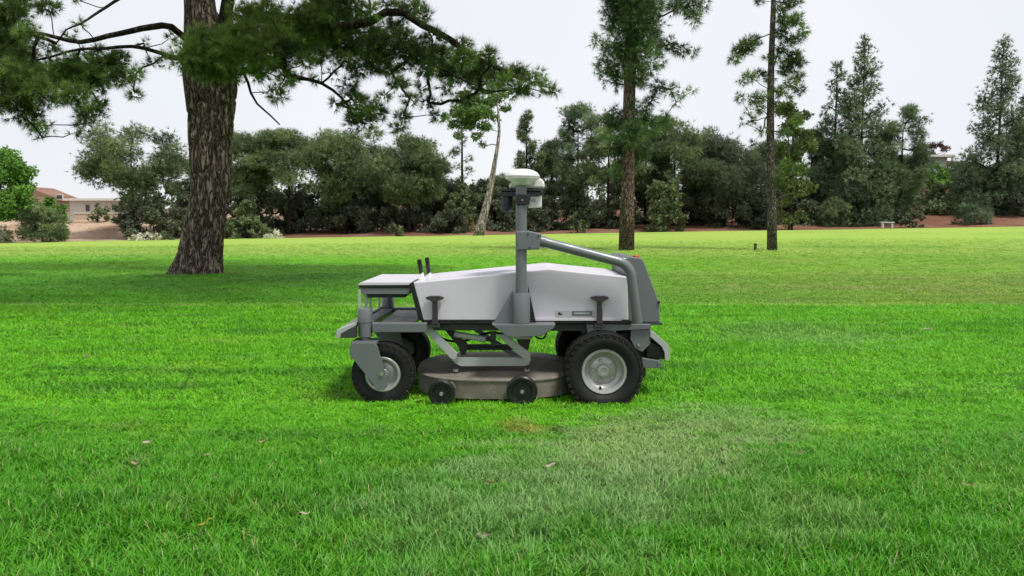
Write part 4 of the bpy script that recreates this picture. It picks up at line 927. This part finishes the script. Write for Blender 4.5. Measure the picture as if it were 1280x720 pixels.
# ------------------------------------------------------------------ fallen leaves
def leafmat(name, c): 
    t = NT(name); f = t.noise(60, 4, t.obj()); return t.done(t.bsdf(t.mix(f, c, tuple(x * .6 for x in c)), .7))
LM = [leafmat('yellow_leaf', (.66, .62, .08)), leafmat('tan_leaf', (.60, .52, .24)), leafmat('pale_leaf', (.70, .66, .46)), leafmat('brown_leaf', (.34, .21, .11))]
LV = [(257, 655, 0, .05, 'yellow leaf lying in tall grass in front of the caster wheel'), (168, 580, 1, .045, 'small orange-tan leaf on the grass left of the mower'), (184, 553, 2, .045, 'curled whitish leaf on the shorter grass left of the mower'),
      (255, 570, 2, .05, 'bleached flat leaf left of the mower near the longer grass'), (329, 552, 1, .045, 'tan leaf beside a straw tuft near the caster wheel'), (380, 643, 2, .045, 'narrow pale leaf standing in the tall grass'), (613, 604, 3, .05, 'brown curled leaf in the grass in front of the deck'),
      (604, 670, 2, .05, 'pale yellowish crumpled leaf in the longest grass'), (688, 582, 2, .05, 'thin whitish leaf in front of the rear wheel'), (1000, 568, 1, .05, 'tan curled leaf on the grass right of the mower'), (1210, 607, 1, .05, 'tan ring-shaped leaf in grass by the yellowish patch'), (1000, 634, 3, .04, 'small reddish-brown leaf in the longer grass right of the mower'),
      (379, 416, 2, .06, 'pale leaf on the bright grass beside the front bumper'), (904, 419, 3, .06, 'rusty leaf on the bright grass behind the rear guard'), (1160, 412, 2, .09, 'long pale leaf on the bright grass far right of the mower'), (1140, 364, 2, .12, 'whitish leaf on the dull turf beyond the mown line'), (108, 446, 2, .06, 'white speck-like leaf on the bright mown strip')]
for i, (px, py, k, sz, lb) in enumerate(LV):
    sz *= .8
    p = ground_hit(px, py); hgt = .085 if p.y < 3.6 else .06 if p.y < 4.6 else .042
    p = at(px, py, p.y - hgt * p.y / 1.2); n = 9; bm = bmesh.new(); top, bot = [], []
    for j in range(n):
        t_ = j / (n - 1); wdt = sz * .36 * math.sin(math.pi * min(.98, t_ * .93 + .04)) ** .8; xx = (t_ - .5) * sz * 1.5; zz = sz * .5 * (t_ - .5) ** 2 * (2 if k != 1 else 3.4) + .3 * sz * mnoise.noise((i, t_ * 2, 0))
        top.append(bm.verts.new((xx, wdt, zz + wdt * .5))); bot.append(bm.verts.new((xx, -wdt, zz + wdt * .45)))
    mid = [bm.verts.new(((j / (n - 1) - .5) * sz * 1.5, 0, (top[j].co.z + bot[j].co.z) / 2 - .1 * sz)) for j in range(n)]
    for j in range(n - 1): bm.faces.new((bot[j], bot[j + 1], mid[j + 1], mid[j])); bm.faces.new((mid[j], mid[j + 1], top[j + 1], top[j]))
    bmesh.ops.solidify(bm, geom=bm.faces[:], thickness=.0008)
    me = bpy.data.meshes.new('fallen_leaf'); bm.to_mesh(me); bm.free()
    o = mesh_obj('fallen_leaf', me, LM[k], None, p, True); o.rotation_euler = (random.uniform(-.3, .6), random.uniform(-.3, .3), random.uniform(-.7, .7))
    tag(o, lb, 'leaf', 'fallen leaves on the lawn')
